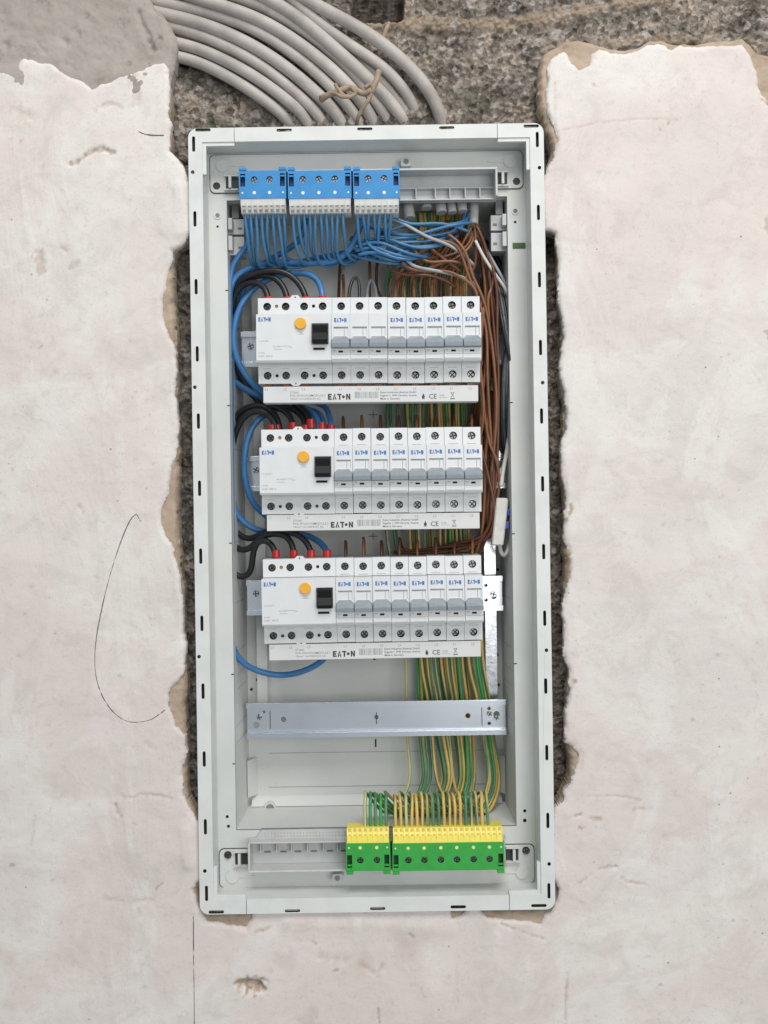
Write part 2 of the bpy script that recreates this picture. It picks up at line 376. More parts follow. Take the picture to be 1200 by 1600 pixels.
def noise(nt, tc, scale, detail=4, rough=0.55, dist=0.0, vec=None, mscale=None):
    n = nt.nodes.new('ShaderNodeTexNoise'); n.inputs['Scale'].default_value = scale; n.inputs['Detail'].default_value = detail
    n.inputs['Roughness'].default_value = rough; n.inputs['Distortion'].default_value = dist
    src = tc.outputs['Object']
    if mscale:
        mp = nt.nodes.new('ShaderNodeMapping'); mp.inputs['Scale'].default_value = mscale; nt.links.new(src, mp.inputs[0]); src = mp.outputs[0]
    nt.links.new(src, n.inputs['Vector']); return n.outputs['Fac']
def bumpn(nt, h, strength, dist, prev=None):
    b = nt.nodes.new('ShaderNodeBump'); b.inputs['Strength'].default_value = strength; b.inputs['Distance'].default_value = dist
    nt.links.new(h, b.inputs['Height'])
    if prev: nt.links.new(prev, b.inputs['Normal'])
    return b.outputs[0]

def make_plaster():
    m, nt, b = attr_mat('gypsum_plaster'); tc = nt.nodes.new('ShaderNodeTexCoord'); L = nt.links
    big = noise(nt, tc, 5.5, 3, 0.5, 0.6)
    c = ramp(nt, big, [(0.36, (0.635, 0.585, 0.55)), (0.45, (0.665, 0.595, 0.57)), (0.53, (0.69, 0.665, 0.63)), (0.63, (0.65, 0.615, 0.585))])
    trow = noise(nt, tc, 9, 4, 0.6, 1.4, mscale=(1.0, 1, 0.45))
    c = mixc(nt, ramp(nt, trow, [(0.54, (0, 0, 0)), (0.59, (0.5,) * 3)]), c, (0.715, 0.70, 0.67))
    trow2 = noise(nt, tc, 14, 3, 0.5, 0.9, mscale=(0.5, 1, 1.2))
    c = mixc(nt, ramp(nt, trow2, [(0.56, (0, 0, 0)), (0.62, (0.45,) * 3)]), c, (0.65, 0.58, 0.56))
    spk = noise(nt, tc, 150, 3, 0.65)
    c = mixc(nt, ramp(nt, spk, [(0.60, (0, 0, 0)), (0.74, (0.35,) * 3)]), c, (0.42, 0.37, 0.33))
    c = mixc(nt, ramp(nt, noise(nt, tc, 26, 8, 0.78, 1.0, mscale=(0.9, 1, 1.0)), [(0.38, (0.34,) * 3), (0.52, (0, 0, 0))]), c, (0.50, 0.45, 0.41))
    c = mixc(nt, ramp(nt, noise(nt, tc, 700, 2, 0.6), [(0.60, (0, 0, 0)), (0.72, (0.5,) * 3)]), c, (0.45, 0.40, 0.36))
    # tiny dark pits
    v = nt.nodes.new('ShaderNodeTexVoronoi'); v.inputs['Scale'].default_value = 62; L.new(tc.outputs['Object'], v.inputs['Vector'])
    msk = noise(nt, tc, 11, 2)
    vm = nt.nodes.new('ShaderNodeMath'); vm.operation = 'MULTIPLY'
    L.new(ramp(nt, v.outputs['Distance'], [(0.035, (1, 1, 1)), (0.075, (0, 0, 0))]), vm.inputs[0]); L.new(ramp(nt, msk, [(0.52, (0, 0, 0)), (0.60, (1, 1, 1))]), vm.inputs[1])
    c = mixc(nt, vm.outputs[0], c, (0.30, 0.25, 0.22))
    st = nt.nodes.new('ShaderNodeAttribute'); st.attribute_name = 'stain'
    c = mixc(nt, st.outputs['Fac'], c, (0.40, 0.31, 0.235))
    ck = nt.nodes.new('ShaderNodeAttribute'); ck.attribute_name = 'lead'
    c = mixc(nt, ck.outputs['Fac'], c, (0.17, 0.145, 0.145))
    L.new(c, b.inputs['Base Color']); b.inputs['Roughness'].default_value = 0.82; b.inputs['Specular IOR Level'].default_value = 0.25
    n1 = bumpn(nt, trow, 0.9, 0.003); n1 = bumpn(nt, trow2, 0.6, 0.002, n1); n2 = bumpn(nt, noise(nt, tc, 60, 6, 0.65, 0.6, mscale=(1, 1, 1.3)), 0.5, 0.0009, n1)
    n2 = bumpn(nt, noise(nt, tc, 34, 8, 0.7, 1.5, mscale=(0.9, 1, 1.1)), 0.40, 0.0008, n2)
    n3 = bumpn(nt, v.outputs['Distance'], 0.0, 0.0005, n2)
    L.new(bumpn(nt, noise(nt, tc, 420, 3, 0.6), 0.35, 0.0003, n2), b.inputs['Normal'])
    return m
def make_concrete():
    m, nt, b = attr_mat('rough_concrete'); tc = nt.nodes.new('ShaderNodeTexCoord'); L = nt.links
    v = nt.nodes.new('ShaderNodeTexVoronoi'); v.inputs['Scale'].default_value = 210; L.new(tc.outputs['Object'], v.inputs['Vector'])
    sep = nt.nodes.new('ShaderNodeSeparateColor'); L.new(v.outputs['Color'], sep.inputs[0])
    c = ramp(nt, sep.outputs[0], [(0.0, (0.06, 0.057, 0.052)), (0.35, (0.17, 0.158, 0.145)), (0.7, (0.29, 0.272, 0.25)), (1.0, (0.46, 0.43, 0.405))])
    c2 = ramp(nt, noise(nt, tc, 120, 6, 0.75), [(0.36, (0.06, 0.057, 0.05)), (0.5, (0.20, 0.186, 0.168)), (0.66, (0.38, 0.352, 0.325))])
    c = mixc(nt, 0.42, c, c2)
    dirt = ramp(nt, noise(nt, tc, 26, 5, 0.65), [(0.38, (0.60, 0.57, 0.51)), (0.5, (1.0, 0.95, 0.90)), (0.62, (1.38, 1.24, 1.13))])
    c = mixc(nt, 1.0, c, dirt, 'MULTIPLY')
    sa = nt.nodes.new('ShaderNodeAttribute'); sa.attribute_name = 'sand'
    c = mixc(nt, sa.outputs['Fac'], c, (0.36, 0.285, 0.21))
    pb = nt.nodes.new('ShaderNodeAttribute'); pb.attribute_name = 'pebble'
    c = mixc(nt, pb.outputs['Fac'], c, (0.44, 0.405, 0.38))
    L.new(c, b.inputs['Base Color']); b.inputs['Roughness'].default_value = 0.95; b.inputs['Specular IOR Level'].default_value = 0.15
    n1 = bumpn(nt, v.outputs['Distance'], 0.8, 0.002); L.new(bumpn(nt, noise(nt, tc, 330, 6, 0.7), 0.9, 0.0016, n1), b.inputs['Normal'])
    return m
def make_simple(name, a, c_, sc, rough=0.9, bs=0.6):
    m, nt, b = attr_mat(name); tc = nt.nodes.new('ShaderNodeTexCoord')
    c = ramp(nt, noise(nt, tc, sc, 6, 0.62, 0.5), [(0.35, a), (0.65, c_)])
    c = mixc(nt, ramp(nt, noise(nt, tc, 95, 4, 0.7), [(0.56, (0, 0, 0)), (0.70, (0.45,) * 3)]), c, tuple(q * 0.55 for q in a))
    nt.links.new(c, b.inputs['Base Color']); b.inputs['Roughness'].default_value = rough; b.inputs['Specular IOR Level'].default_value = 0.2
    n1 = bumpn(nt, noise(nt, tc, 30, 4, 0.6, 0.8), bs, 0.0025)
    nt.links.new(bumpn(nt, noise(nt, tc, 260, 5, 0.7), 0.7, 0.0008, n1), b.inputs['Normal']); return m
M_PL = make_plaster(); M_CO = make_concrete()
M_TAN = make_simple('sandy_undercoat', (0.36, 0.275, 0.205), (0.47, 0.385, 0.30), 26)
M_GREY = make_simple('cement_render', (0.30, 0.265, 0.235), (0.40, 0.36, 0.335), 9, bs=0.5)

wall = empty('plastered_wall', (0, 40, -480), label='rough plastered wall with chipped edges and bare concrete round the electrical box', cat='wall')
WO = Vector((0, 40, -480))
def axis(lo, hi, inner_lo, inner_hi, h, H=12):
    return np.concatenate([np.arange(lo, inner_lo, H), np.arange(inner_lo, inner_hi, h), np.arange(inner_hi, hi + H, H)])
xs = axis(-640, 640, -372, 372, 1.35); zs = axis(-760, 760, -496, 496, 1.35)
cutp = px_poly(CUT, 5); tanp = px_poly([(a - 4 if 240 < a < 300 else a + 4 if 860 < a < 895 and b > 260 else a, b) for a, b in TAN], 8); greyp = px_poly(GREY, 7); holep = px_poly(HOLE, 38)
# gouges and ridges of the plaster: (pixel path, width mm, depth mm, stain)
GOUGE = [([(112, 257), (124, 250), (134, 243), (146, 236), (160, 233), (176, 238)], 2.0, 2.2, 0.75),
         ([(27, 172), (38, 178), (50, 186)], 4.5, 1.2, 0.25), ([(206, 120), (212, 140), (214, 158)], 3.5, 1.0, 0.3),
         ([(148, 172), (165, 162), (180, 163), (190, 170)], 1.6, 1.0, 0.35),
         ([(60, 396), (63, 410), (64, 420)], 4.5, 0.8, 0.5), ([(95, 388), (103, 392)], 2.0, 0.8, 0.4), ([(110, 420), (122, 410)], 2.2, 0.8, 0.35),
         ([(180, 1257), (184, 1268), (189, 1276)], 1.4, 1.2, 0.6), ([(190, 1243), (205, 1247), (222, 1241), (250, 1243), (268, 1247)], 1.3, 0.9, 0.4),
         ([(243, 1390), (248, 1384), (254, 1381)], 0.7, 1.0, 0.6), ([(378, 1538), (390, 1546), (408, 1543)], 4.0, 5.0, 1.0), ([(386, 1535), (405, 1535)], 3.5, 4.0, 1.0),
         ([(560, 1508), (576, 1515), (590, 1522), (597, 1508)], 2.2, 0.8, 0.35), ([(640, 1460), (646, 1466)], 2.0, 0.9, 0.5),
         ([(782, 1442), (800, 1450), (830, 1460), (852, 1468)], 1.0, 0.8, 0.45), ([(878, 203), (905, 199), (935, 191), (1000, 186), (1060, 187)], 0.7, 0.5, 0.28),
         ([(867, 130), (866, 200)], 0.9, 0.6, 0.25), ([(884, 236), (895, 222)], 0.7, 0.4, 0.3), ([(893, 792), (890, 805), (886, 812)], 1.4, 0.9, 0.9), ([(892, 788), (893, 800)], 1.2, 0.8, 0.9),
         ([(898, 1275), (908, 1272)], 1.3, 1.0, 0.8), ([(922, 1278), (938, 1279)], 1.2, 0.8, 0.6), ([(905, 1292), (908, 1293)], 1.0, 0.8, 0.8), ([(895, 1063), (898, 1065)], 1.4, 1.0, 0.9),
         ([(920, 1245), (960, 1243), (1000, 1250)], 0.8, 0.6, 0.35), ([(990, 1265), (1005, 1262)], 1.2, 0.5, 0.5), ([(935, 1358), (950, 1353), (965, 1356)], 1.0, 0.7, 0.5),
         ([(972, 1370), (978, 1378), (1010, 1382)], 1.0, 0.6, 0.4), ([(905, 1380), (915, 1372), (925, 1366)], 0.9, 0.6, 0.4), ([(887, 1520), (884, 1560), (883, 1600), (882, 1680)], 1.0, 0.8, 0.5),
         ([(591, 1575), (593, 1600), (594, 1650)], 0.8, 0.7, 0.7), ([(713, 1500), (715, 1570)], 0.6, 0.4, 0.25), ([(895, 1150), (912, 1180), (908, 1200)], 0.8, 0.5, 0.3),
         ([(1190, 155), (1204, 165)], 1.4, 1.2, 0.7), ([(60, 545), (66, 540)], 0.8, 0.5, 0.5), ([(124, 790), (130, 800)], 1.6, 0.5, 0.4), ([(1197, 345), (1204, 365)], 2.5, 0.4, 0.6),
         ([(1198, 520), (1204, 535)], 2.2, 0.4, 0.6), ([(230, 1160), (242, 1172)], 2.2, 0.4, 0.25), ([(55, 1275), (53, 1300), (48, 1320)], 1.2, 0.4, 0.22),
         ([(165, 1405), (190, 1408)], 2.6, 0.5, 0.25), ([(208, 1408), (240, 1406)], 1.8, 0.4, 0.25), ([(400, 1456), (420, 1450)], 1.6, 0.7, 0.45), ([(500, 1496), (540, 1500)], 3.2, 0.5, 0.22)]
rg = random.Random(3)
for i in range(60):
    a, b = rg.uniform(5, 1195), rg.uniform(130, 1590)
    if 240 < a < 910 and b < 1440: continue
    GOUGE.append(([(a, b), (a + rg.uniform(-5, 5), b + rg.uniform(-3, 3))], rg.uniform(0.5, 1.3), rg.uniform(0.3, 0.8), rg.uniform(0.3, 0.7)))
LUMP = [([(240, 300), (262, 350)], 24, 2.0), ([(278, 290), (285, 360)], 8, 1.8), ([(150, 270), (215, 300)], 20, 1.0), ([(290, 1300), (296, 1350)], 10, 2.0), ([(220, 1310), (270, 1330)], 30, 1.0),
        ([(850, 1260), (950, 1330)], 30, 1.0), ([(450, 1440), (700, 1450)], 14, 1.4), ([(880, 130), (1100, 160)], 40, 0.7), ([(880, 240), (960, 330)], 40, 0.8)]
def plaster_keep(X, Z):
    return -(sdf(X, Z, cutp)) + fbm(X, Z, 9, 11, 4) * 1.9 + fbm(X, Z, 3.2, 12, 2) * 0.9 + 0.7
def plaster_y(X, Z, k):
    y = 4.6 + fbm(X, Z, 90, 21, 3) * 1.6 + fbm(X, Z, 22, 31, 3) * 0.55
    y -= 0
    for pts, w, dep in LUMP:
        d = segdist(X, Z, px_poly(pts, 5)); y -= dep * np.exp(-(d / (w * 0.6)) ** 2)
    for pts, w, dep, s_ in GOUGE:
        d = segdist(X, Z, px_poly(pts, 5)); m = d < w * 4
        y[m] += dep * np.exp(-((d[m] + fbm(X[m], Z[m], 4, 5, 3) * w * 1.2) / w) ** 2)
    y += (2.4 + fbm(X, Z, 7, 91, 3) * 1.6) * (1 - np.clip(k / (3.6 + fbm(X, Z, 14, 92, 2) * 3.5), 0, 1)) ** 1.6 * np.clip((k + 1e-9) * 0 + 1, 0, 1)
    return np.maximum(y, 2.6)
def stain(X, Z):
    s = np.zeros(X.shape)
    for pts, w, dep, t in GOUGE:
        d = segdist(X, Z, px_poly(pts, 5)); m = d < w * 4
        s[m] = np.maximum(s[m], t * np.clip(1.35 - (d[m] + fbm(X[m], Z[m], 3.5, 8, 3) * w * 2.2) / w, 0, 1))
    for (a, b), r, t in (((265, 1490), 0, 0), ((570, 1510), 22, 0.30), ((640, 1475), 26, 0.22), ((480, 1590), 14, 0.25), ((450, 1505), 18, 0.2), ((290, 1590), 16, 0.2), ((1180, 1410), 40, 0.2)):
        if r:
            q = px_poly([(a, b)], 5)[0]; d = np.hypot(X - q[0], Z - q[1]) + fbm(X, Z, 12, 9, 3) * 14
            s = np.maximum(s, t * np.clip(1.3 - d / (r * 0.6), 0, 1))
    # worn cream strip at the top right corner
    q = px_poly([(1185, 90), (1200, 140), (1230, 170)], 5); d = segdist(X, Z, q)
    return s
PENCIL = [[(213, 803), (204, 812), (192, 838), (180, 872), (170, 905), (160, 945), (152, 985), (148, 1020), (149, 1050), (155, 1075), (166, 1098), (182, 1117), (200, 1127), (218, 1128), (236, 1124), (250, 1115), (258, 1109)],
          [(213, 803), (217, 809), (220, 815)], [(302, 1432), (302.5, 1500), (303.5, 1560), (304, 1680)], [(216, 205), (226, 209), (240, 211), (256, 211)]]
def lead(X, Z):
    s = np.zeros(X.shape)
    return s
sheet('plaster_coat', xs, zs, plaster_keep, plaster_y, M_PL, wall, 13, {'stain': stain, 'lead': lead}, 1.35)
tan_keep = lambda X, Z: np.minimum(np.minimum(-(sdf(X, Z, tanp)) + fbm(X, Z, 10, 41, 4) * 2.4, 36 + sdf(X, Z, cutp)), 4 - sdf(X, Z, greyp))
sheet('undercoat', xs, zs, tan_keep, lambda X, Z, k: 7.4 + fbm(X, Z, 14, 43, 4) * 1.6 + fbm(X, Z, 4, 44, 2) * 0.9 + 6.5 * (1 - np.clip(k / (4.5 + fbm(X, Z, 9, 47, 2) * 4), 0, 1)) ** 2, M_TAN, wall, 26, None, 1.35)
grey_keep = lambda X, Z: np.minimum(sdf(X, Z, greyp) + fbm(X, Z, 12, 51, 4) * 2.4, 60 + sdf(X, Z, cutp))
def grey_y(X, Z, k):
    y = 6.3 + fbm(X, Z, 60, 53, 3) * 1.6 + fbm(X, Z, 16, 57, 5) * 2.6 + 6 * (1 - np.clip(k / 6.0, 0, 1)) ** 2
    for pts, w, dep in (([(216, 20), (222, 40), (234, 62), (240, 78)], 2.6, 3.0), ([(100, 62), (104, 70)], 3.0, 2.5), ([(8, 68), (12, 74)], 3.0, 2.0), ([(60, 70), (72, 84)], 1.5, 1.0), ([(232, 66), (236, 78), (250, 60)], 1.6, 3)):
        d = segdist(X, Z, px_poly(pts, 7)) + fbm(X, Z, 5, 5, 3) * w; y += dep * np.exp(-(d / w) ** 2)
    return y
sheet('cement_render', xs, zs, grey_keep, grey_y, M_GREY, wall, 26, None, 1.35)

FX0, FX1, FZ0, FZ1 = -178.4, 155.1, -375.0, 362.5           # flange outline
def conc_keep(X, Z):
    vis = np.minimum(sdf(X, Z, tanp) + 14, 40 + sdf(X, Z, tanp))
    box_ = np.maximum(np.maximum((FX0 + 9) - X, X - (FX1 - 9)), np.maximum((FZ0 + 9) - Z, Z - (FZ1 - 9)))
    return np.minimum(vis, box_)
def conc_y(X, Z, k):
    w1, h1 = worley(X + fbm(X, Z, 6, 2, 3) * 5, Z + fbm(X, Z, 6, 4, 3) * 5, 6.5, 61); w2, h2 = worley(X + fbm(X, Z, 3, 6, 2) * 2, Z, 3.1, 67)
    y = 33 + fbm(X, Z, 60, 63, 3) * 5 + w1 * 2.0 - h1 * 2.6 + w2 * 1.5 - h2 * 1.5 + fbm(X, Z, 14, 71, 5) * 4.0 - 2.2 * pebf(X, Z)
    side = np.clip((FZ1 + 4 - Z) / 30, 0, 1)                       # beside the box the chase is deeper
    y += side * 5
    h = sdf(X, Z, holep); y += 70 * np.clip(h / 2.5 + 0.4, 0, 1)
    s = sandf(X, Z); y -= 3.0 * s
    return y
def sandf(X, Z):
    q = px_poly([(560, 36), (640, 42), (700, 38), (760, 42), (830, 34), (880, 22), (960, 8), (1040, -6)], 33)
    d = segdist(X, Z, q) + fbm(X, Z, 16, 77, 4) * 9
    s = 0.75 * np.clip(1.5 - d / 5.0, 0, 1)
    q = px_poly([(850, 88), (860, 78), (1000, 66), (1200, 68)], 33); d = segdist(X, Z, q) + fbm(X, Z, 10, 78, 4) * 9
    return np.maximum(s, 0.6 * np.clip(1.4 - d / 4.0, 0, 1))
def pebf(X, Z):
    w1, h1 = worley(X + fbm(X, Z, 7, 2, 3) * 6, Z + fbm(X, Z, 7, 4, 3) * 6, 11, 161)
    return np.where((h1 > 0.62), 0.8 * np.clip((0.10 + (h1 - .62) * .9 - w1) * 9, 0, 1), 0.0)
cx = axis(-640, 640, -205, 372, 1.15); cz = axis(-400, 760, -385, 496, 1.15)
sheet('concrete', cx, cz, conc_keep, conc_y, M_CO, wall, None, {'sand': sandf, 'pebble': pebf}, 1.15)
mb = MB(); 
hx = [p[0] for p in holep]; hz = [p[1] for p in holep]
mb.box(-400, 400, 112, 118, -520, 520); mb.build('masonry_core', M_CO, wall)
for k, path in enumerate(PENCIL):
    mb = MB(); pts = catmull([P(a, b, 4.0) for a, b in path]); wd = [0.42, 0.35, 0.42, 0.5][k]
    # sit the line on the plaster surface
    A = np.array([[p.x, p.z] for p in pts]); yy = plaster_y(A[:, 0].copy(), A[:, 1].copy(), np.full(len(A), 20.0))
    pts = [Vector((p.x, y_ - 0.05, p.z)) for p, y_ in zip(pts, yy)]
    rr_ = random.Random(k); mb.tube(pts, [wd * (0.55 + 0.5 * rr_.random() + 0.25 * math.sin(i * .23)) * (0.1 if rr_.random() < .06 else 1) for i in range(len(pts))], 6); mb.build('pencil_line', 'pencil', wall)
for ch in list(wall.children): ch.matrix_parent_inverse = Matrix.Translation(-WO * MM)

# ================================================================== THE BOX
BO = Vector(((FX0 + FX1) / 2, 0, FZ0))
box = empty('distribution_box', BO, label='tall pale grey plastic distribution box set into the wall without its door', cat='electrical box')
def bpart(mb, name, mats, bevel=0.0, parent=None):
    o = mb.build(name, mats, None, bevel)
    if parent is None: o.parent = box; o.matrix_parent_inverse = Matrix.Translation(-BO * MM)
    else: o.parent = parent
    return o
IX0, IX1, IZ0, IZ1 = -165.3, 142.0, -360.8, 349.3            # inner edge of flange
LX0, LX1 = -147.8, 123.8; LZ0, LZ1 = -306.0, 304.0           # deep opening at ledge level
LY, BY = 30.0, 102.0
# flange with its slots, in four straight and four corner pieces
CW, CH = 42.0, 18.0
xs_seam = (P(366, 215, 0)[0], P(777, 205, 0)[0]); xb_seam = (P(385, 1420, 0)[0], P(796, 1415, 0)[0])
SL = []
for px in (444, 570, 698): SL.append(('h', P(px, 201.5 - (px - 570) * 0.015, 0)))
for px, py in ((457, 1423), (590, 1419.5), (716, 1417)): SL.append(('h', P(px, py, 0)))
for px, py in ((317, 203), (830, 197), (338, 1425), (842, 1415)): SL.append(('h', P(px, py, 0)))
for i, py in enumerate((225, 342, 448, 553, 658, 763, 869, 974, 1080, 1186, 1292, 1396)): SL.append(('v', P(302.5 + (py - 225) * 0.0172, py, 0)))
for i, py in enumerate((218, 332, 437, 543, 650, 756, 862, 966, 1072, 1176, 1282, 1392)): SL.append(('v', P(839.5 + (py - 218) * 0.0155, py, 0)))
DOT = [P(301, 269, 0), P(304.5, 605, 0), P(311, 1026, 0), P(320, 1361, 0), P(843, 262, 0), P(848, 598, 0), P(854, 1016, 0), P(858, 1350, 0)]
def slots_in(x0, x1, z0, z1):
    hs = []
    for t, p in SL:
        if x0 < p[0] < x1 and z0 < p[2] < z1:
            w, h = (7.2, 1.35) if t == 'h' else (1.35, 7.2)
            hs.append(rrect(p[0] - w, p[0] + w, p[2] - h, p[2] + h, 1.3, 3))
    for p in DOT:
        if x0 < p[0] < x1 and z0 < p[2] < z1: hs.append(circ(p[0], p[2], 1.7, 12))
    return hs
g = 0.25
def strip(name, x0, x1, z0, z1, **k):
    mb = MB(); mb.plate(rect(x0, x1, z0, z1), slots_in(x0, x1, z0, z1), 0, 3.2, 0, 1); return mb
ztop = IZ1 + 0; 
def corner_outer(cx_, cz_, sx, sz, ax, az):
    """L-shaped corner piece with rounded outside corner; ax/az = far ends along x and z"""
    r = 9.0; out = []
    ox, oz = (FX0 if sx < 0 else FX1), (FZ0 if sz < 0 else FZ1); ix, iz = (IX0 if sx < 0 else IX1), (IZ0 if sz < 0 else IZ1)
    arc = []
    for i in range(8):
        a = math.pi / 2 * i / 7
        arc.append((ox - sx * r + sx * r * math.cos(a), oz - sz * r + sz * r * math.sin(a)))
    return [(ix, az), (ox, az)] + arc + [(ax, oz), (ax, iz), (ix, iz)]
mb2 = strip('', xs_seam[0] + g, xs_seam[1] - g, IZ1, FZ1); bpart(mb2, 'top_rim', ['box_plastic', 'slot_dark'], 0.5)
mb2 = strip('', xb_seam[0] + g, xb_seam[1] - g, FZ0, IZ0); bpart(mb2, 'bottom_rim', ['box_plastic', 'slot_dark'], 0.5)
for sx, at, ab in ((-1, xs_seam[0] - g, xb_seam[0] - g), (1, xs_seam[1] + g, xb_seam[1] + g)):
    ox, ix, r = (FX0, IX0, 9.0) if sx < 0 else (FX1, IX1, 9.0)
    loop = [(at, IZ1), (at, FZ1)]
    loop += [(ox - sx * r + sx * r * math.sin(math.pi / 2 * i / 7), FZ1 - r + r * math.cos(math.pi / 2 * i / 7)) for i in range(8)]
    loop += [(ox - sx * r + sx * r * math.cos(math.pi / 2 * i / 7), FZ0 + r - r * math.sin(math.pi / 2 * i / 7)) for i in range(8)]
    loop += [(ab, FZ0), (ab, IZ0), (ix, IZ0), (ix, IZ1)]
    x0, x1 = (FX0, max(at, ab)) if sx < 0 else (min(at, ab), FX1)
    mb = MB(); mb.plate(loop, slots_in(x0, x1, FZ0, FZ1), 0, 3.2, 0, 1); bpart(mb, 'side_rim', ['box_plastic', 'slot_dark'], 0.5)
    for sz in (1, -1):
        mb = MB(); iz = IZ1 if sz > 0 else IZ0; t = 3.4
        mb.plate([(ix, iz), (ix - sx * 30, iz), (ix - sx * 30, iz - sz * t), (ix - sx * t, iz - sz * t), (ix - sx * t, iz - sz * 30), (ix, iz - sz * 30)], [], 1.2, 6.0)
        bpart(mb, 'corner_bead', ['box_plastic'], 0.4)
mb = MB(); mb.plate(rect(FX0 + 3.5, FX1 - 3.5, FZ0 + 3.5, FZ1 - 3.5), [rect(IX0 - 2.2, IX1 + 2.2, IZ0 - 2.2, IZ1 + 2.2)], 5.2, 6.2); bpart(mb, 'slot_shade_plate', ['slot_dark'])  # added dark plate behind the rim slots, stands in for their shade
# walls from flange to ledge (slight outward skin), ledge and deep walls
T = 2.0
mb = MB()
mb.plate(rect(IX0 - T, IX1 + T, IZ0 - T, IZ1 + T), [rect(IX0 + .01, IX1 - .01, IZ0 + .01, IZ1 - .01)], 3.21, LY + 2)
bpart(mb, 'frame_wall', ['box_plastic'])
hole = [(LX0, LZ0 - 6 + 22), (P(362, 1338, 30)[0] + 0, LZ0 + 16)]
op = [(LX0, LZ0 + 2), (P(393, 1316, 30)[0], LZ0 + 0), (P(393, 1316, 30)[0], LZ0), (LX1, LZ0), (LX1, LZ1), (LX0, LZ1)]
op = [(LX0, LZ0), (LX1, LZ0), (LX1, LZ1), (LX0, LZ1)]
lholes = []
for px, py, r in ((340, 337, 1.5), (340, 354, 1.2), (805, 347, 1.3), (355, 1276, 1.5), (357, 1291, 1.5), (820, 1267, 1.6), (820, 1282, 1.8), (571, 257, 1.6), (590, 1366, 1.6)):
    q = P(px, py, LY); lholes.append(circ(q[0], q[2], r, 12))
q = P(810, 384, LY); lholes_label = q
# slots of the brackets beside the deep opening
mb = MB(); mb.plate(rect(IX0, IX1, IZ0, IZ1), [op] + lholes, LY, LY + 2, 0, 1)
bpart(mb, 'ledge', ['ledge_plastic', 'slot_dark'])
mb = MB()
# deep tub: side walls with a draft of 2 mm, the back sheet
d2 = 3.0
o4 = [(LX0, LZ0), (LX1, LZ0), (LX1, LZ1), (LX0, LZ1)]; i4 = [(LX0 + d2, LZ0 + d2), (LX1 - d2, LZ0 + d2), (LX1 - d2, LZ1 - d2), (LX0 + d2, LZ1 - d2)]
mb.add([(x, LY + 2, z) for x, z in o4] + [(x, BY, z) for x, z in i4] + [(x + (T if x > 0 else -T), LY + 2, z + (T if z > 0 else -T)) for x, z in o4] + [(x + (T if x > 0 else -T), BY + 2, z + (T if z > 0 else -T)) for x, z in i4],
       [(i, (i + 1) % 4, 4 + (i + 1) % 4, 4 + i) for i in range(4)] + [(4, 5, 6, 7), (12, 13, 14, 15)] + [(8 + i, 8 + (i + 1) % 4, 12 + (i + 1) % 4, 12 + i) for i in range(4)] + [(i, 8 + i, 8 + (i + 1) % 4, (i + 1) % 4) for i in range(4)])
bpart(mb, 'back_tub', ['back_plastic'])
# fillets and mould lines on the back
mb = MB(); mb.prism_x([(BY - .1, LZ0 + d2 + .2), (BY - 9, LZ0 + d2 + .2), (BY - .1, LZ0 + d2 + 9)], LX0 + 6, LX1 - 6); bpart(mb, 'fillet', ['back_plastic'])
for sx, x in ((1, LX0 + d2), (-1, LX1 - d2)):
    pr = [(x + sx * .1, BY - 14), (x + sx * 9, BY - .1), (x + sx * .1, BY - .1)]
    mb = MB(); mb.add([(a, b, LZ0 + 14) for a, b in pr] + [(a, b, LZ0 + 52) for a, b in pr], [(0, 1, 2), (5, 4, 3), (0, 3, 4, 1), (1, 4, 5, 2), (2, 5, 3, 0)]); bpart(mb, 'fillet', ['back_plastic'])
mb = MB(); q = P(423, 1260, BY - 6); mb.cyl(q[0], q[2], 5.6, BY - 12, BY, 20); mb.cyl(q[0], q[2], 4.2, BY - 12.4, BY - 11.8, 20, 1); bpart(mb, 'knockout_boss', ['back_plastic', 'gap_grey'])
for py in (1175, 1228):
    a, b = P(420, py + 2, BY), P(788, py - 3, BY); mb = MB(); mb.box(a[0], b[0], BY - .35, BY + .2, a[2] - .25, a[2] + .25); bpart(mb, 'mould_line', ['line_grey'])
for side, x in ((0, LX0), (1, LX1)):
    for py in (505, 633, 700, 795, 842, 935, 1010, 1045, 1068, 1122, 1148):
        z = P(600, py, 66)[2]; sg = 1 if side == 0 else -1
        mb = MB(); mb.prism_y([(x - sg * 1, z - .25), (x + sg * 3.4, z - .25), (x + sg * 3.4, z + .25), (x - sg * 1, z + .25)], 44, 90); 
        mb.v = [(x + sg * ((yy - (LY + 2)) / (BY - LY - 2) * d2 + (.12 if (xx - x) * sg > 0 else -.5)), yy, zz) for xx, yy, zz in mb.v]
        bpart(mb, 'mould_line', ['line_grey'])
mb = MB()
for px, py in ((474, 1268), (393, 1077), (779, 1070), (778, 890), (777, 1023), (585, 1029), (402, 1062)):
    q = P(px, py, BY - (10 if py == 1268 else 0)); mb.cyl(q[0], q[2], 1.5, q[1] - .5, q[1] + 1, 10)
q = P(587, 1161, BY); mb.box(q[0] - .8, q[0] + .8, BY - .4, BY + 1, q[2] - 4, q[2] + 4)
for py in (648, 838):
    q = P(583, py, BY); mb.box(q[0] - 5, q[0] + 5, BY - .3, BY + 1, q[2] - .3, q[2] + .3); mb.box(q[0] - .3, q[0] + .3, BY - .35, BY + .9, q[2] - 4, q[2] + 4)
bpart(mb, 'hole_marks', ['slot_dark'])
mb = MB()
for side in (0, 1):
    x = LX0 if side == 0 else LX1
    for py in (450, 630, 845, 1050, 1190) if side == 0 else (632, 837, 1040):
        z = P(600, py, 30)[2] + (0 if side == 0 else 0)
        mb.box(x - 2.6 if side == 0 else x - .1, x + .1 if side == 0 else x + 2.6, LY - .25, LY + .5, z - .5, z + .5)
bpart(mb, 'edge_notch', ['slot_dark'])
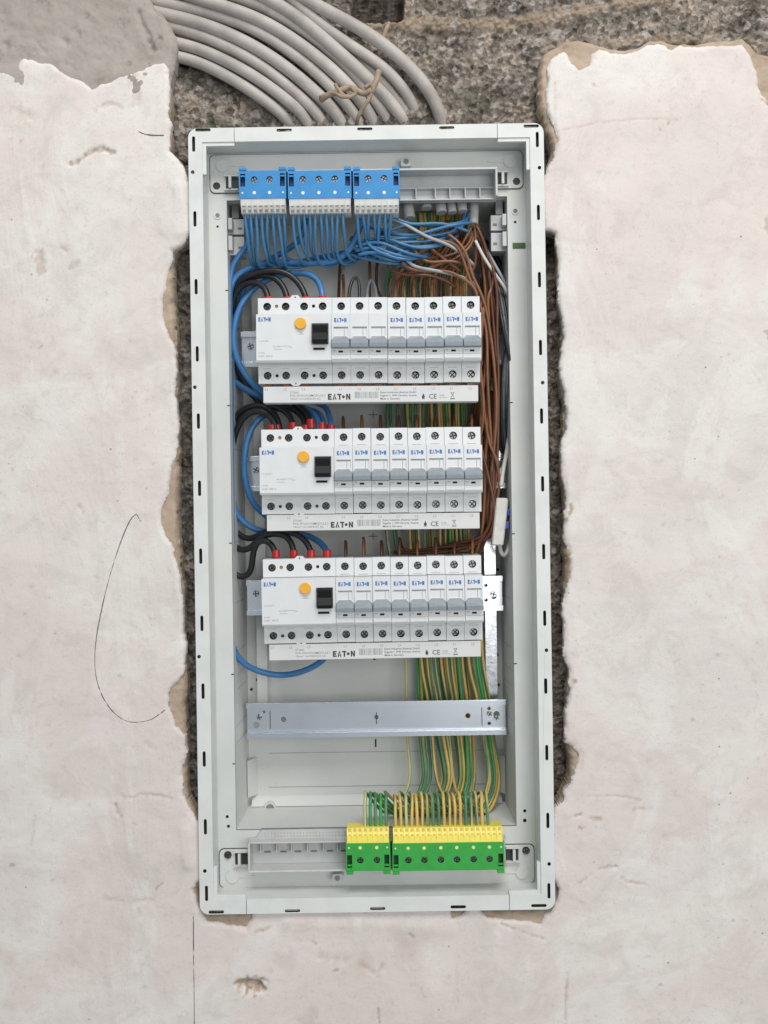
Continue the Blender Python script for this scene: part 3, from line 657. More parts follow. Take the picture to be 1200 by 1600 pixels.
q = P(811, 384, LY); mb = MB(); mb.box(q[0] - 6.2, q[0] + 6.2, LY - .5, LY + .2, q[2] - 2.8, q[2] + 2.8); bpart(mb, 'green_window', ['label_green'])
# side brackets in the upper corners of the opening
for side in (0, 1):
    mb = MB(); sg = 1 if side == 0 else -1; x = LX0 if side == 0 else LX1
    for pz, h in ((348, 15), (378, 18)):
        z = P(600, pz, 34)[2]; a, b = sorted((x, x + sg * 15)); mb.box(a, b, 40, 58, z - h / 2, z + h / 2)
        a, b = sorted((x + sg * 1, x + sg * 5)); mb.box(a, b, LY - .8, 40, z - h / 2 + 2, z + h / 2 - 2)
        a, b = sorted((x + sg * 9, x + sg * 13)); mb.box(a, b, 39.6, 40.5, z - 3, z - .5, 1)
    a, b = sorted((x + sg * 3, x + sg * 10)); z = P(600, 322, 34)[2]; mb.box(a, b, 40, 70, z - 8, z + 8, 1)
    bpart(mb, 'side_bracket', ['tray_plastic', 'gap_grey'], 0.4)
# screw rosette rings near upper brackets
for px, py in ((340, 337), (805, 330)):
    mb = MB(); q = P(px, py, LY); mb.plate(circ(q[0], q[2], 3.6, 20), [circ(q[0], q[2], 2.2, 20)], LY - .7, LY + .3, 0, 1)
    mb.cyl(q[0], q[2], 1.9, LY - .25, LY - .05, 14, 1); bpart(mb, 'screw_boss', ['ledge_plastic', 'gap_grey'])

# top and bottom cover plates (rounded, edged by a thin dark groove) with discs and holes
def cover(name, pxl, pxr, py0, py1, top):
    a, b = P(pxl, (py0 + py1) / 2 + (3 if top else 3), LY), P(pxr, (py0 + py1) / 2 - 3, LY)
    zt, zb = P((pxl + pxr) / 2, py0, LY)[2], P((pxl + pxr) / 2, py1, LY)[2]
    return a[0], b[0], zb, zt
ax0, ax1, az0, az1 = cover('', 328, 817, 239, 299, True)
bx0, bx1, bz0, bz1 = cover('', 343, 835, 1322, 1383, False)
for (x0, x1, z0, z1, s_, zo) in ((ax0, ax1, az0, az1, 1, 0), (bx0, bx1, bz0, bz1, -1, 0)):
    mb = MB()
    # dark groove ring lies 0.4 mm proud, plate 1.4 mm proud
    mb.plate(rrect(x0 - .3, x1 + .3, z0 - .3, z1 + .3, 5), [], LY - .4, LY - .05, 2)
    for q_ in ((x0 + 6.5, z0 + 7), (x1 - 6.5, z0 + 7)):
        if s_ > 0: mb.cyl(q_[0], q_[1], 4.0, LY - .6, LY - .42, 18, 2)  # dark disc behind each hole, painted in for the shade inside it
    hs = []
    hz = (z0 + 7) if s_ > 0 else (z1 - 7)
    if s_ > 0: hs = [circ(x0 + 6.5, hz, 3.6, 20), circ(x1 - 6.5, hz, 3.6, 20)]
    mb.plate(rrect(x0 + .5, x1 - .5, z0 + .5, z1 - .5, 4.6), hs, LY - 1.4, LY - .45, 0, 1, back=False)
    for sx, xx in ((1, x0), (-1, x1)):
        dz = (z1 - 11) if s_ > 0 else (z0 + 11)
        mb.cyl(xx + sx * 12.5, dz, 6.2, LY - 2.6, LY - 1.3, 24)
        a, b = sorted((xx + sx * 17, xx + sx * 34)); mb.box(a, b, LY - 2.2, LY - 1.3, dz - .9, dz + .9)
        # clip pocket beside the tray
        cz_ = (z0 + 9) if s_ > 0 else (z1 - 9)
        a, b = sorted((xx + sx * 15.5, xx + sx * 28)); mb.box(a, b, LY - 1.55, LY - 1.42, cz_ - 6, cz_ + 6, 2)
        a, b = sorted((xx + sx * 19, xx + sx * 21.5)); mb.box(a, b, LY - 7, LY - 1.5, cz_ - 5.4, cz_ + 5.4)
        a, b = sorted((xx + sx * 14.5, xx + sx * 28)); mb.box(a, b, LY - 5, LY - 1.5, cz_ + (6 if s_ > 0 else -7.2), cz_ + (7.2 if s_ > 0 else -6))
        mb.box(a, b, LY - 5, LY - 1.5, cz_ - (7.2 if s_ > 0 else -6), cz_ - (6 if s_ > 0 else -7.2))
    o = bpart(mb, 'cover_plate', ['ledge_plastic', 'gap_grey', 'well_dark'], 0.0)
def cross_screw(mb, x, z, r, y, mi=0, rot=0.5, dark=1):
    mb.cyl(x, z, r, y + r * .35, y + r * .9, 18, dark)
    for k in range(4):
        a0 = rot + k * math.pi / 2; gap = 0.16 * r
        pts = []
        c0 = (gap * (math.cos(a0) + math.cos(a0 + math.pi / 2)), gap * (math.sin(a0) + math.sin(a0 + math.pi / 2)))
        pts.append((x + c0[0], z + c0[1]))
        for j in range(6):
            a = a0 + math.pi / 2 * (0.12 + 0.76 * j / 5); pts.append((x + r * math.cos(a), z + r * math.sin(a)))
        mb.prism_y(pts, y, y + r * .5, mi)
for px, py in ((356, 1336), (822, 1329)):
    q = P(px, py, LY - 2); mb = MB(); mb.cyl(q[0], q[2], 3.7, LY - 1.9, LY - 1.3, 20, 1); cross_screw(mb, q[0], q[2], 3.0, LY - 3.4, 0, random.random() * 2)
    bpart(mb, 'screw', ['screw_metal', 'well_dark'])

# trays that carry the terminal blocks
def tray(x0, x1, z0, z1, top, cells):
    mb = MB(); yf, yb = 9.0, LY - 1.6
    if top:
        zl = z1
        mb.box(x0, x1, yf, yb, zl - 1.6, zl)                                   # upper lip
        mb.box(x0, x1, yb - 1.5, yb, z0, zl - 1.6)                               # back
        mb.box(x0, x1, yb - 8, yb - 1.5, z0, z0 + 1.2)
        mb.box(x1 - 2, x1, yf, yb - 1.5, z0, zl - 1.6)
        for c in cells: mb.box(c - .5, c + .5, yb - 8, yb - 1.5, z0 + 1.5, z0 + 12)
        for c in cells: mb.box(c - 9, c - 5, yb - 2.2, yb - 1.4, z0 + 12, z0 + 13.4, 1)
        mb.box(x0, x1 - 2, yb - 8, yb - 1.5, z0 + 11.4, z0 + 12)
    else:
        zl = z0
        mb.box(x0, x1, yf, yb, zl, zl + 1.8)
        mb.box(x0, x1, yb - 1.5, yb, zl + 1.8, z1)
        mb.box(x0, x0 + 2, yf, yb - 1.5, zl + 1.8, z1)
        mb.box(x0, x1, yf + 6, yb - 1.5, z1 - 1.4, z1)
        for c in cells: mb.box(c - .5, c + .5, yb - 8, yb - 1.5, z1 - 12, z1 - 1.4)
        for c in cells: mb.box(c + 3, c + 9, yb - 2.2, yb - 1.4, z1 - 14, z1 - 12.4, 1)
    bpart(mb, 'terminal_tray', ['tray_plastic', 'gap_grey'], 0.35)
def X_(px, py, d): return P(px, py, d)[0]
def Z_(px, py, d): return P(px, py, d)[2]
tx0, tx1 = X_(373, 290, 12), X_(777, 285, 12)
tray(tx0, tx1, Z_(700, 309, 14), Z_(700, 262.5, 10), True, [X_(p, 300, 20) for p in (650, 680, 703, 727, 750)])
ux0, ux1 = X_(388, 1340, 12), X_(792, 1335, 12)
tray(ux0, ux1, Z_(460, 1362, 10), Z_(460, 1316, 14), False, [X_(p, 1325, 20) for p in (407, 432, 455, 480, 505, 527)])
# grille strip and the stepped edge over the bottom tray
mb = MB(); a, b = P(409, 1296, LY - 1), P(782, 1292, LY - 1)
zt = a[2]; zb = Z_(460, 1317, 20)
mb.prism_y([(a[0], zt), (b[0], zt), (b[0], zb), (a[0] - 7, zb)], LY - 2.4, LY - .5)
mb.box(a[0], b[0], LY - 1.9, LY + .3, zt, zt + .9, 1)
x = a[0] + 3
while x < b[0] - 2:
    for r_ in (3.2, 6.4, 9.6): mb.box(x, x + .8, LY - 2.55, LY - 2.3, zt - r_ - .5, zt - r_ + .5, 2)
    x += 3.1
bpart(mb, 'grille_strip', ['tray_plastic', 'gap_grey', 'line_grey'])
mb = MB()
q = P(634, 258, LY); mb.plate(rrect(q[0] - 5, q[0] + 5, q[2] - 4.5, q[2] + 4, 2), [], LY - 10, LY - 1.4, 0); mb.cyl(q[0], q[2], 2.6, LY - 10.4, LY - 9.8, 14, 1)
bpart(mb, 'tray_lug', ['tray_plastic', 'gap_grey'], 0.3); mb = MB()
q = P(528, 1366, LY); mb.plate(rrect(q[0] - 5, q[0] + 6, q[2] - 3, q[2] + 4, 2), [], LY - 10, LY - 1.4, 0); mb.cyl(q[0], q[2], 2.6, LY - 10.4, LY - 9.8, 14, 1)
bpart(mb, 'tray_lug', ['tray_plastic', 'gap_grey'], 0.3)

# galvanised uprights and rails
for side, (pa, pb, py0, py1) in enumerate(((401, 417, 430, 1097), (756.5, 775, 430, 1091))):
    mb = MB(); a, b = P(pa, 900 if side else 1000, 84)[0], P(pb, 900 if side else 1000, 84)[0]
    mb.box(a, b, 83, 85, P(600, py1, 84)[2], P(600, py0, 84)[2])
    o = bpart(mb, 'upright', ['galvanised' if side else 'back_plastic'], 0.3)
ROWS = [dict(c=(576.8, 532.7), tier=9.0, a=-0.45), dict(c=(580.3, 735.3), tier=18.0, a=-0.16), dict(c=(582.6, 936.8), tier=23.0, a=0.22)]
for R in ROWS:
    R['o'] = P(*R['c'], R['tier'] + 3); R['a'] = math.radians(R['a'])
def rowpt(R, x, y, z):
    o = R['o']; ca, sa = math.cos(R['a']), math.sin(R['a'])
    return (o[0] + ca * x - sa * z, R['tier'] + y, o[2] + sa * x + ca * z)
def rail_mesh(L0, L1, marks):
    mb = MB(); t = 1.0
    mb.box(L0, L1, 0, t, 12.5, 17.5); mb.box(L0, L1, 0, t, -17.5, -12.5)
    mb.box(L0, L1, t, 7, 12.5, 13.5); mb.box(L0, L1, t, 7, -13.5, -12.5)
    hs = []
    for k, x, z, r in marks: 
        if k == 'hole': hs.append(circ(x, z, r, 14))
    mb.plate(rect(L0, L1, -12.5, 12.5), hs, 6, 7, 0, 1)
    mb.box(L0, L1, 1.0, 2.0, 17.5, 17.7)
    return mb
rails = []
for i, R in enumerate(ROWS + [None]):
    if R:
        la, lb = {0: (376, 790), 1: (385, 790), 2: (385, 786)}[i]
        c = rowpt(R, 0, 44.5, 0); y = c[1]; x0 = P(la, R['c'][1], y)[0] - c[0]; x1 = P(lb, R['c'][1], y)[0] - c[0]; a = R['a']
    else:
        c = P(588, 1124, 64); y = c[1]; x0 = P(385, 1128, y)[0] - c[0]; x1 = P(791, 1120, y)[0] - c[0]; a = 0
    xm = (x0 + x1) / 2
    mk = [('hole', x0 + 9, 4 if i < 3 else -5, 3.2), ('hole', x1 - 9, -3 if i < 3 else 2, 3.2), ('hole', x1 - 16.5, 8, 1.7), ('hole', x1 - 16.5, -7, 1.7), ('hole', x0 + 17, 8, 1.6)]
    if i == 3: mk += [('hole', P(732, 1118, y)[0] - c[0], 1, 2.6), ('hole', P(442, 1124, y)[0] - c[0], 0, 2.8), ('hole', 0, 1, 2.2)]
    mb = rail_mesh(x0, x1, mk)
    if i == 3:
        for px in (421, 754): q = P(px, 1122, y)[0] - c[0]; mb.box(q - .3, q + .3, 5.2, 6, -9, 9, 1)
        mb.box(-.4, .4, 5.7, 6.1, -6, 6, 1)
    o = mb.build('rail', ['rail_metal', 'slot_dark'], None, 0.3)
    o.location = [v * MM for v in c]; o.rotation_euler = (0, -a, 0); o.parent = box; o.matrix_parent_inverse = Matrix.Translation(-BO * MM)
    for k, x in enumerate((x0 + 9, x1 - 9, x1 - 16 if i == 3 else x0 + 19)):
        mb = MB(); cross_screw(mb, x + (3.4 if i == 3 and k == 0 else 0), (4 if i < 3 else 3) if k != 1 else -1, 2.9 if i < 3 else 2.5, 3.2, 0, random.random() * 3)
        s_ = mb.build('screw', ['bright_screw', 'well_dark'], o)

# ================================================================== BREAKERS
def screw_head(x, z, r=2.95, y=4.6):
    mb = MB(); cross_screw(mb, x, z, r, y, 0, random.choice((0.3, 0.8, 1.2, 0.1, 0.55)))
    return mb
def device_body(x0, x1, screws, pips, nose_holes, tabs=()):
    """stepped switchgear body: two terminal decks, one raised nose"""
    mb = MB()
    mb.prism_x([(8, 23), (-10.8, 22.4), (-10.8, -20.6), (8, -22.0), (8, -40.5), (47, -40.5), (47, 40.5), (8, 40.5)], x0, x1)
    wh = [circ(x, z, 3.75, 20) for x, z in screws] + [circ(x, z, r, 12) for x, z, r in pips]
    mb.plate(rect(x0, x1, 23.2, 40.5), [h for h in wh if h[0][1] > 0], 0, 8, 0, 1, back=False)  # screw well walls coloured dark to give the shade of deep holes
    mb.plate(rect(x0, x1, -40.5, -22.2), [h for h in wh if h[0][1] < 0], 0, 8, 2, 1, back=False)  # lower deck greyer: shade below the nose put into its colour
    mb.plate(rect(x0 - .0, x1 + .0, -20.6, 22.4), nose_holes, -14, -10.8, 0, 0, back=False)
    mb.prism_x([(-10.8, -20.6), (-14, -20.6), (-12.6, -22.4), (0, -22.2), (0.01, -21), (-5, -20.6)], x0, x1, 2)
    for x, z in tabs: mb.prism_y([(x - 5, z), (x + 5, z), (x + 2.6, z + (2.6 if z > 0 else -2.2)), (x - 2.6, z + (2.6 if z > 0 else -2.2))], 0, 6)
    # clamp floor of the wells
    return mb
def handle_mesh(w, wide=0.0):
    mb = MB(); h = w / 2
    # sloping upper face, flat lower face, bevelled upper corners
    v = [(-h + 2.8, -14.6, 1.2), (h - 2.8, -14.6, 1.2), (h, -15.4, -1.8), (h, -20.2, -6.0), (-h, -20.2, -6.0), (-h, -15.4, -1.8),
         (h, -19.6, -9.6), (-h, -19.6, -9.6), (h, -14.0, -10.2), (-h, -14.0, -10.2), (h, -14.0, -1.8), (-h, -14.0, -1.8), (h - 2.8, -14, 1.2), (-h + 2.8, -14, 1.2)]
    mb.add(v, [(0, 1, 2, 3, 4, 5), (4, 3, 6, 7), (7, 6, 8, 9), (3, 2, 10, 8, 6), (4, 7, 9, 11, 5), (0, 13, 12, 1), (1, 12, 10, 2), (0, 5, 11, 13)])
    return mb
def make_breaker(poles, logos, name):
    w = 17.12; root = bpy.data.objects.new(name, None); COL.objects.link(root); root.empty_display_size = .01
    cs = [(i - (poles - 1) / 2) * 17.5 for i in range(poles)]
    x0, x1 = cs[0] - w / 2, cs[-1] + w / 2
    holes = [rect(c - 6.6, c + 7.0, 1.5, 10.2) for c in cs]
    body = device_body(x0, x1, [(c, 32.4) for c in cs] + [(c, -33.0) for c in cs], [], holes)
    for c in cs:
        body.box(c - 6.6, c + 7.0, -12.9, -10.9, 1.5, 10.2, 0); body.box(c + 3.2, c + 3.6, -13.3, -12.9, 1.6, 8.6, 3)                         # fine rib of the window
        body.box(c - 6.4, c + 6.8, -13.2, -12.9, 8.9, 10.0, 3)
        body.box(c - 8.2, c + 8.2, -14.12, -13.9, -15.8, -15.5, 3)                       # label holder edge
        body.box(c - 8.2, c - 7.9, -14.12, -13.9, -15.5, -11.4, 3)
        body.box(c - 7.2, c - 4.2, -14.1, -13.9, -12.2, -11.8, 3); body.box(c - 6.0, c - 5.6, -14.1, -13.9, -13.4, -12.2, 3)
        body.box(c - 4.5, c + 4.5, -.12, .1, 24.6, 25.0, 3) ; body.box(c - 4.5, c + 4.5, -.12, .1, -26.6, -26.2, 3)
        body.prism_x([(-14.0, -19.2), (-14.0, -19.9), (-14.9, -19.7)], c - 7.6, c + 7.6)
        body.cyl(c - 7.4, -18.6, 1.2, -14.3, -13.8, 10); body.cyl(c + 7.4, -18.6, 1.2, -14.3, -13.8, 10)
        if poles > 1 and c != cs[-1]: body.box(c + 8.6, c + 8.9, -14.1, -13.9, -20, 22, 3); body.box(c + 8.6, c + 8.9, -.12, .1, 23.4, 40, 3); body.box(c + 8.6, c + 8.9, -.12, .1, -40, -23, 3)
    body.build('body', ['device_white', 'well_dark', 'device_grey', 'line_grey'], root, 0.35)
    for c in cs:
        mb = handle_mesh(16.5)
        h = mb.build('handle', ['handle_grey'], root, 0.3); h.location.x = c * MM
        iw = MB(); iw.box(c - 2.1, c + 2.1, -14.25, -13.5, -13.9, -12.1); iw.build('indicator', 'black_plastic', root)
        for z in (32.4, -33.0):
            mb = screw_head(c, z); mb.build('screw', ['screw_metal', 'well_dark'], root)
        if poles > 1 and c != cs[-1]:
            mb = MB(); mb.cyl(c + 8.75, -1.8, .9, -17.6, -15, 10); mb.build('link_pin', 'bright_screw', root)
    for c in (cs if logos == 'all' else cs[:1]):
        mb = MB(); emblem(mb, c - 5.9, -14.15, 14.4, 11.6, 3.9); mb.build('emblem', 'logo_blue', root)
    return root
single = make_breaker(1, 'all', 'circuit_breaker'); triple = make_breaker(3, 'first', 'three_pole_breaker')
def make_rcd():
    root = bpy.data.objects.new('residual_current_switch', None); COL.objects.link(root); root.empty_display_size = .01
    cs = [(i - 1.5) * 17.5 for i in range(4)]; x0, x1 = -35 + .05, 35 - .05
    pips = [(cs[0] + 8.9, 32.6, 1.7), (cs[2] + 8.9, 32.6, 1.6), (cs[0] + 8.9, -33.2, 1.6), (cs[2] + 8.9, -33.2, 1.6)]
    body = device_body(x0, x1, [(c, 32.4) for c in cs] + [(c, -33.0) for c in cs], pips, [rect(16.6, 32.6, -6.2, 13.6)], [(0.4, 40.5), (0.4, -40.5)])
    body.cyl(0.4, 41.1, .7, -.3, .2, 10, 1); body.cyl(0.4, -40.6, .7, -.3, .2, 10, 1)
    for q in (cs[0], cs[1], cs[2], cs[3]): body.box(q - 5, q + 3, -.1, .1, -26.6, -26.3, 3)
    body.build('body', ['device_white', 'well_dark', 'device_grey', 'line_grey'], root, 0.4)
    for c in cs:
        for z in (32.4, -33.0): screw_head(c, z).build('screw', ['screw_metal', 'well_dark'], root)
    mb = MB(); n = 24
    mb.cyl(6.6, 13.2, 5.3, -16.4, -13.9, 26, 0); mb.cyl(6.6, 13.2, 4.9, -16.8, -16.4, 26, 0, 5.3); mb.build('test_button', 'orange', root, 0.2)
    mb = MB(); mb.prism_x([(-11, 12.9), (-15.6, 12.9), (-18.6, 11.0), (-17.6, 4.2), (-21.0, -2.6), (-20.2, -5.8), (-11, -6.0)], 17.6, 31.8)
    mb.build('toggle', 'black_plastic', root, 0.6)
    mb = MB(); mb.cyl(cs[0] + 8.9, 32.6, 1.55, 1.2, 3, 12); mb.build('signal_lens', 'lamp_orange', root)
    mb = MB(); mb.box(18.2, 28.8, -14.2, -13.7, -11.3, -9.2); mb.build('position_mark', 'black_plastic', root)
    mb = MB(); emblem(mb, -32.8, -14.15, 18 - 2.4, 11.6, 3.9); mb.build('emblem', 'logo_blue', root)
    mb = MB()
    text_into(mb, 'Test', 4.3, -14.08, 4.4, 2.2); text_into(mb, 'Un 230/400V~', -32.9, -14.08, -3.2, 1.7)
    text_into(mb, 'IΔn 0,03A', -19.0, -14.08, -8.4, 1.9); mb.box(-11, -3.5, -14.1, -14.0, -7.6, -7.3); mb.box(-4.0, -1.6, -14.1, -14.0, -8.7, -8.3)
    mb.box(-18.6, -11, -14.1, -14.0, -10.6, -10.3); text_into(mb, 'In=40A', -32.9, -14.08, -14.2, 1.9); text_into(mb, '2-50 / 300 A', -32.9, -14.08, -17.6, 2.6)
    mb.box(3.6, 9.6, -14.1, -14.0, 3.4, 3.7)
    mb.build('printing', 'ink_grey', root)
    return root
rcd = make_rcd()
ROWN = ['top', 'middle', 'bottom']
PR = random.Random(21)
def place(o, R, x, label, cat, group):
    p = rowpt(R, x, PR.uniform(-.35, .35), PR.uniform(-.45, .45)); o.location = [v * MM for v in p]; o.rotation_euler = (PR.uniform(-.006, .006), -R['a'] + PR.uniform(-.003, .003), PR.uniform(-.006, .006)); tag(o, label, cat, group); return o
mod = lambda i: (i - 5.5) * 17.5
used = set()
def inst(proto):
    if id(proto) in used: return dup(proto)
    used.add(id(proto)); return proto
# prototypes are copied before they are placed, so copy first
dev = []
for i, R in enumerate(ROWS):
    o = rcd if i == 0 else dup(rcd)
    place(o, R, mod(1.5), 'wide white safety switch with amber button and black toggle, left end of %s row' % ROWN[i], 'safety switch', 'wide safety switches')
    if i == 0:
        place(triple, R, mod(5), 'white three-pole breaker with linked grey handles beside the black toggle, top row', 'circuit breaker')if False else place(triple, R, mod(5), 'white three-pole breaker with linked grey handles beside the black toggle, top row', 'circuit breaker', None)
        ks = range(7, 12)
    else: ks = range(4, 12)
    for n, k in enumerate(ks):
        if i == 0 and n == 0: o = single
        else: o = dup(single)
        if i == 0: lab = 'narrow white breaker in the top row, %s to the right of the linked one' % ORD[n]
        else: lab = 'narrow white breaker in the %s row, %s to the right of the black toggle' % (ROWN[i], ORD[n])
        place(o, R, mod(k), lab, 'circuit breaker', 'single-pole circuit breakers on the rails')
# comb busbars under each row, with their printing
for i, R in enumerate(ROWS):
    gap = (2.2, 0.5, 0.3)[i]
    c = rowpt(R, 0, 0, -41.0 - gap)
    root = empty('busbar', c, R['a'], 'long white printed busbar strip plugged in under the %s row of breakers' % ROWN[i], 'busbar', 'busbar strips under the breaker rows')
    if i == 0:
        mb = MB(); x0, x1 = -100.6, 103.0
        mb.box(x0, x1, 0, 14, -15.3, 0); mb.build('cover', 'bus_white', root, 0.5)
        covers = [mb]
    else:
        mb = MB(); x0, x1 = -100.6, 103.0
        mb.box(x0, x1, 0, 14, -15.3, 0); mb.build('cover', 'bus_white', root, 0.5)
    mb = MB()
    for k in range(12):
        if k == 3: continue
        mb.box(mod(k) - 3.2, mod(k) + 3.2, 4, 8, -.2, gap + .6)
    mb.build('prongs', 'wire_copper_brown', root)
    mb = MB()
    for k, t in zip((0, 1, 2, 4, 5, 6, 7, 8, 9, 10, 11), ('L1', 'L2', 'L3', 'L1', 'L2', 'L3', 'L1', 'L2', 'L3', 'L1', 'L2')):
        text_into(mb, t, mod(k) - 1.0, -.1, -3.9, 3.3, 1, 'CENTER')
    xl = -75.4
    text_into(mb, '271060', xl, -.1, -6.6, 2.8, 1, bold=0.02); text_into(mb, 'EVG-3PHAS/N/8MODULE S', xl, -.1, -9.6, 2.9, 1, bold=0.02); text_into(mb, '10mm² Un=240/415V AC', xl, -.1, -12.6, 2.8, 1, bold=0.02)
    emblem(mb, -39.4, -.12, -12.8, 21.5, 5.6)
    x = -13.8; rr = random.Random(5)
    while x < 7.8:
        w_ = rr.choice((.35, .5, .8)); mb.box(x, x + w_, -.1, .05, -11.6, -5.4, 1); x += w_ + rr.choice((.4, .55, .8))
    xr = 10.2
    text_into(mb, 'Eaton Industries (Austria) GmbH', xr, -.1, -6.9, 2.55, 0, bold=0.01); text_into(mb, 'Eugenia 1, 3943 Schrems, Austria', xr, -.1, -9.9, 2.55, 0, bold=0.01); text_into(mb, 'Made in Germany', xr, -.1, -12.9, 2.55, 0, bold=0.01)
    # flame-like mark, conformity mark, approval mark, crossed bin
    mb.cyl(51.0, -10.6, 1.5, -.1, .05, 10); mb.prism_y([(50, -9.6), (52, -9.6), (51, -7.2)], -.12, .04); mb.box(49.6, 52.4, -.1, .05, -12.7, -12.2)
    text_into(mb, 'CE', 56, -.1, -12.4, 6.4, 0, bold=0.02); text_into(mb, 'ÖVE', 66, -.1, -10.4, 2.6, 1); mb.box(66, 73.5, -.1, .05, -11.6, -11.3, 1)
    mb.box(76.4, 80.6, -.1, .05, -13.0, -12.2); mb.prism_y([(76.8, -7.0), (77.2, -7.0), (80.4, -11.4), (80.0, -11.4)], -.1, .04, 0); mb.prism_y([(80.2, -7.0), (79.8, -7.0), (76.8, -11.4), (77.2, -11.4)], -.14, .0, 0); mb.box(76.6, 80.4, -.12, .05, -7.2, -6.8)
    mb.build('printing', ['ink', 'ink_grey'], root)

# ================================================================== TERMINAL BLOCKS
def terminal_block(name, pl, pr, pyT, pyB, screws_px, colmain, coldark, clamp, clamphole, dot, nslots, up, label, cat, group, screw_py, dot_py):
    """up=False: clamp row on the lower edge (blue); up=True: clamp row on the upper edge (green)"""
    yf = -2.0; pym = (pyT + pyB) / 2
    a, b = P(pl, pym, yf), P(pr, pym, yf); cx_ = (a[0] + b[0]) / 2; w = b[0] - a[0]
    zt, zb = P((pl + pr) / 2, pyT, yf)[2], P((pl + pr) / 2, pyB, yf)[2]; cz_ = (zt + zb) / 2; h = (zt - zb)
    root = empty(name, (cx_, 0, cz_), 0.0, label, cat, group); s_ = 1 if up else -1
    mb = MB(); x0, x1 = -w / 2 + .3, w / 2 - .3; ew = 5.0
    clamp_z = s_ * h / 2; cl = 12.4 if up else 11.6
    zA, zB = -h / 2, h / 2                   # main face
    ear = -s_ * h / 2
    holes = []
    for sx in (-1, 1):
        xc = sx * (w / 2 - 1.2 - ew / 2); wz0, wz1 = sorted((ear + s_ * 3.2, ear + s_ * 15)); holes.append(rect(xc - ew / 2 + .3, xc + ew / 2 - .3, wz0, wz1))
    sc = [P(p, screw_py, yf)[0] - cx_ for p in screws_px]; sz = P((pl + pr) / 2, screw_py, yf)[2] - cz_
    for x in sc: holes.append(circ(x, sz, 3.0, 16))
    mb.plate(rect(x0, x1, zA, zB), holes, yf, yf + 6, 0, 1, back=False)
    mb.box(x0, x1, yf + 6, 24, zA, zB, 0)
    for sx in (-1, 1):
        xc = sx * (w / 2 - 1.2 - ew / 2); z0, z1 = sorted((ear, ear - s_ * 3.0)); mb.box(xc - ew / 2 - .8, xc + ew / 2 + .8, yf - .8, 14, z0, z1)
        z0, z1 = sorted((ear + s_ * 3.2, ear + s_ * 15)); mb.box(xc - ew / 2 + .3, xc + ew / 2 - .3, yf + 5.0, yf + 6.1, z0, z1, 1)
        z = ear + s_ * 5.0; mb.box(xc - ew / 2 + .3, xc + ew / 2 - .3, yf + .6, yf + 3, z - .8, z + .8)
    body = mb.build('housing', [colmain, coldark], root, 0.3)
    mb = MB()
    zz = [(yf + .8, clamp_z), (yf + 2.5, clamp_z + s_ * cl * .5), (yf + 6.5, clamp_z + s_ * cl), (20, clamp_z + s_ * cl), (20, clamp_z)]
    mb.prism_x(zz, x0 + 1.0, x1 - 1.0)
    pw = (x1 - x0 - 2) / nslots
    for k in range(nslots):
        xc = x0 + 1.0 + pw * (k + .5)
        def slab(z0f, z1f, wd, mi, lift=.15):
            za, zc = clamp_z + s_ * cl * z0f, clamp_z + s_ * cl * z1f
            def yy(f): return yf + .8 + (1.7 * f / .5 if f < .5 else 1.7 + 4 * (f - .5) / .5)
            mb.add([(xc - wd, yy(z0f) - lift, za), (xc + wd, yy(z0f) - lift, za), (xc + wd, yy(z1f) - lift, zc), (xc - wd, yy(z1f) - lift, zc)], [(0, 1, 2, 3)], mi)
        slab(.50, .60, pw * .22, 1); slab(.76, .97, pw * .26, 1)
        mb.prism_x([(yf + .9, clamp_z + s_ * .8), (yf + 1.6, clamp_z + s_ * cl * .51), (yf + 5.4, clamp_z + s_ * cl * .98), (yf + 6.6, clamp_z + s_ * cl * .98), (yf + 2.6, clamp_z + s_ * cl * .5)], xc + pw * .42, xc + pw * .5)
    mb.build('clamp_row', [clamp, clamphole], root, 0.0)
    for x in sc:
        mb = MB(); cross_screw(mb, x, sz, 2.6, yf + 1.6, 0, random.random() * 3); mb.build('screw', ['bright_screw' if not up else 'screw_metal', coldark], root)
    mb = MB(); dz = P((pl + pr) / 2, dot_py, yf)[2] - cz_
    for x in sc: mb.cyl(x, dz, 1.6, yf - .2, yf + .2, 12)
    for x in (x0 + 3, x1 - 3): mb.cyl(x, dz, .9, yf - .2, yf + .2, 10)
    mb.build('test_points', dot, root)
    return root, [cx_ + x0 + 1.0 + pw * (k + .5) for k in range(nslots)], cz_ + clamp_z + s_ * cl
G = 'blue neutral terminal blocks in the top tray'
BL = []
for (pl, pr, sp, ns, t) in ((373, 447.5, (397, 421), 8, 'left blue terminal block with two screws at the end of the top tray'), (449, 549.5, (473, 498, 523), 11, 'longer middle blue terminal block with three screws, top tray'),
                            (551, 625, (575, 600), 8, 'right blue terminal block with two screws beside the empty tray cells')):
    BL.append(terminal_block('blue_terminal_block', pl, pr, 266 - (pl - 373) * 0.005, 310, sp, 'block_blue', 'deep_blue', 'clamp_white', 'clamp_hole', 'dot_white', ns, False, t, 'terminal block', G, 280.5 - (pl - 373) * .01, 301))
GR = []
for (pl, pr, sp, ns, t) in ((540, 610.5, (563, 589), 8, 'short green terminal block with yellow clamps, left one in the bottom tray'), (612.5, 788.5, (638, 663, 689, 714, 740, 765), 20, 'long green terminal block with yellow clamps, right one in the bottom tray')):
    GR.append(terminal_block('green_terminal_block', pl, pr, 1317.5 - (pl - 540) * .01, 1361 - (pl - 540) * .01, sp, 'block_green', 'deep_green', 'clamp_yellow', 'yellow_shade', 'dot_yellow', ns, True, t, 'terminal block', 'green earth terminal blocks in the bottom tray', 1344 - (pl - 540) * .012, 1324.5))

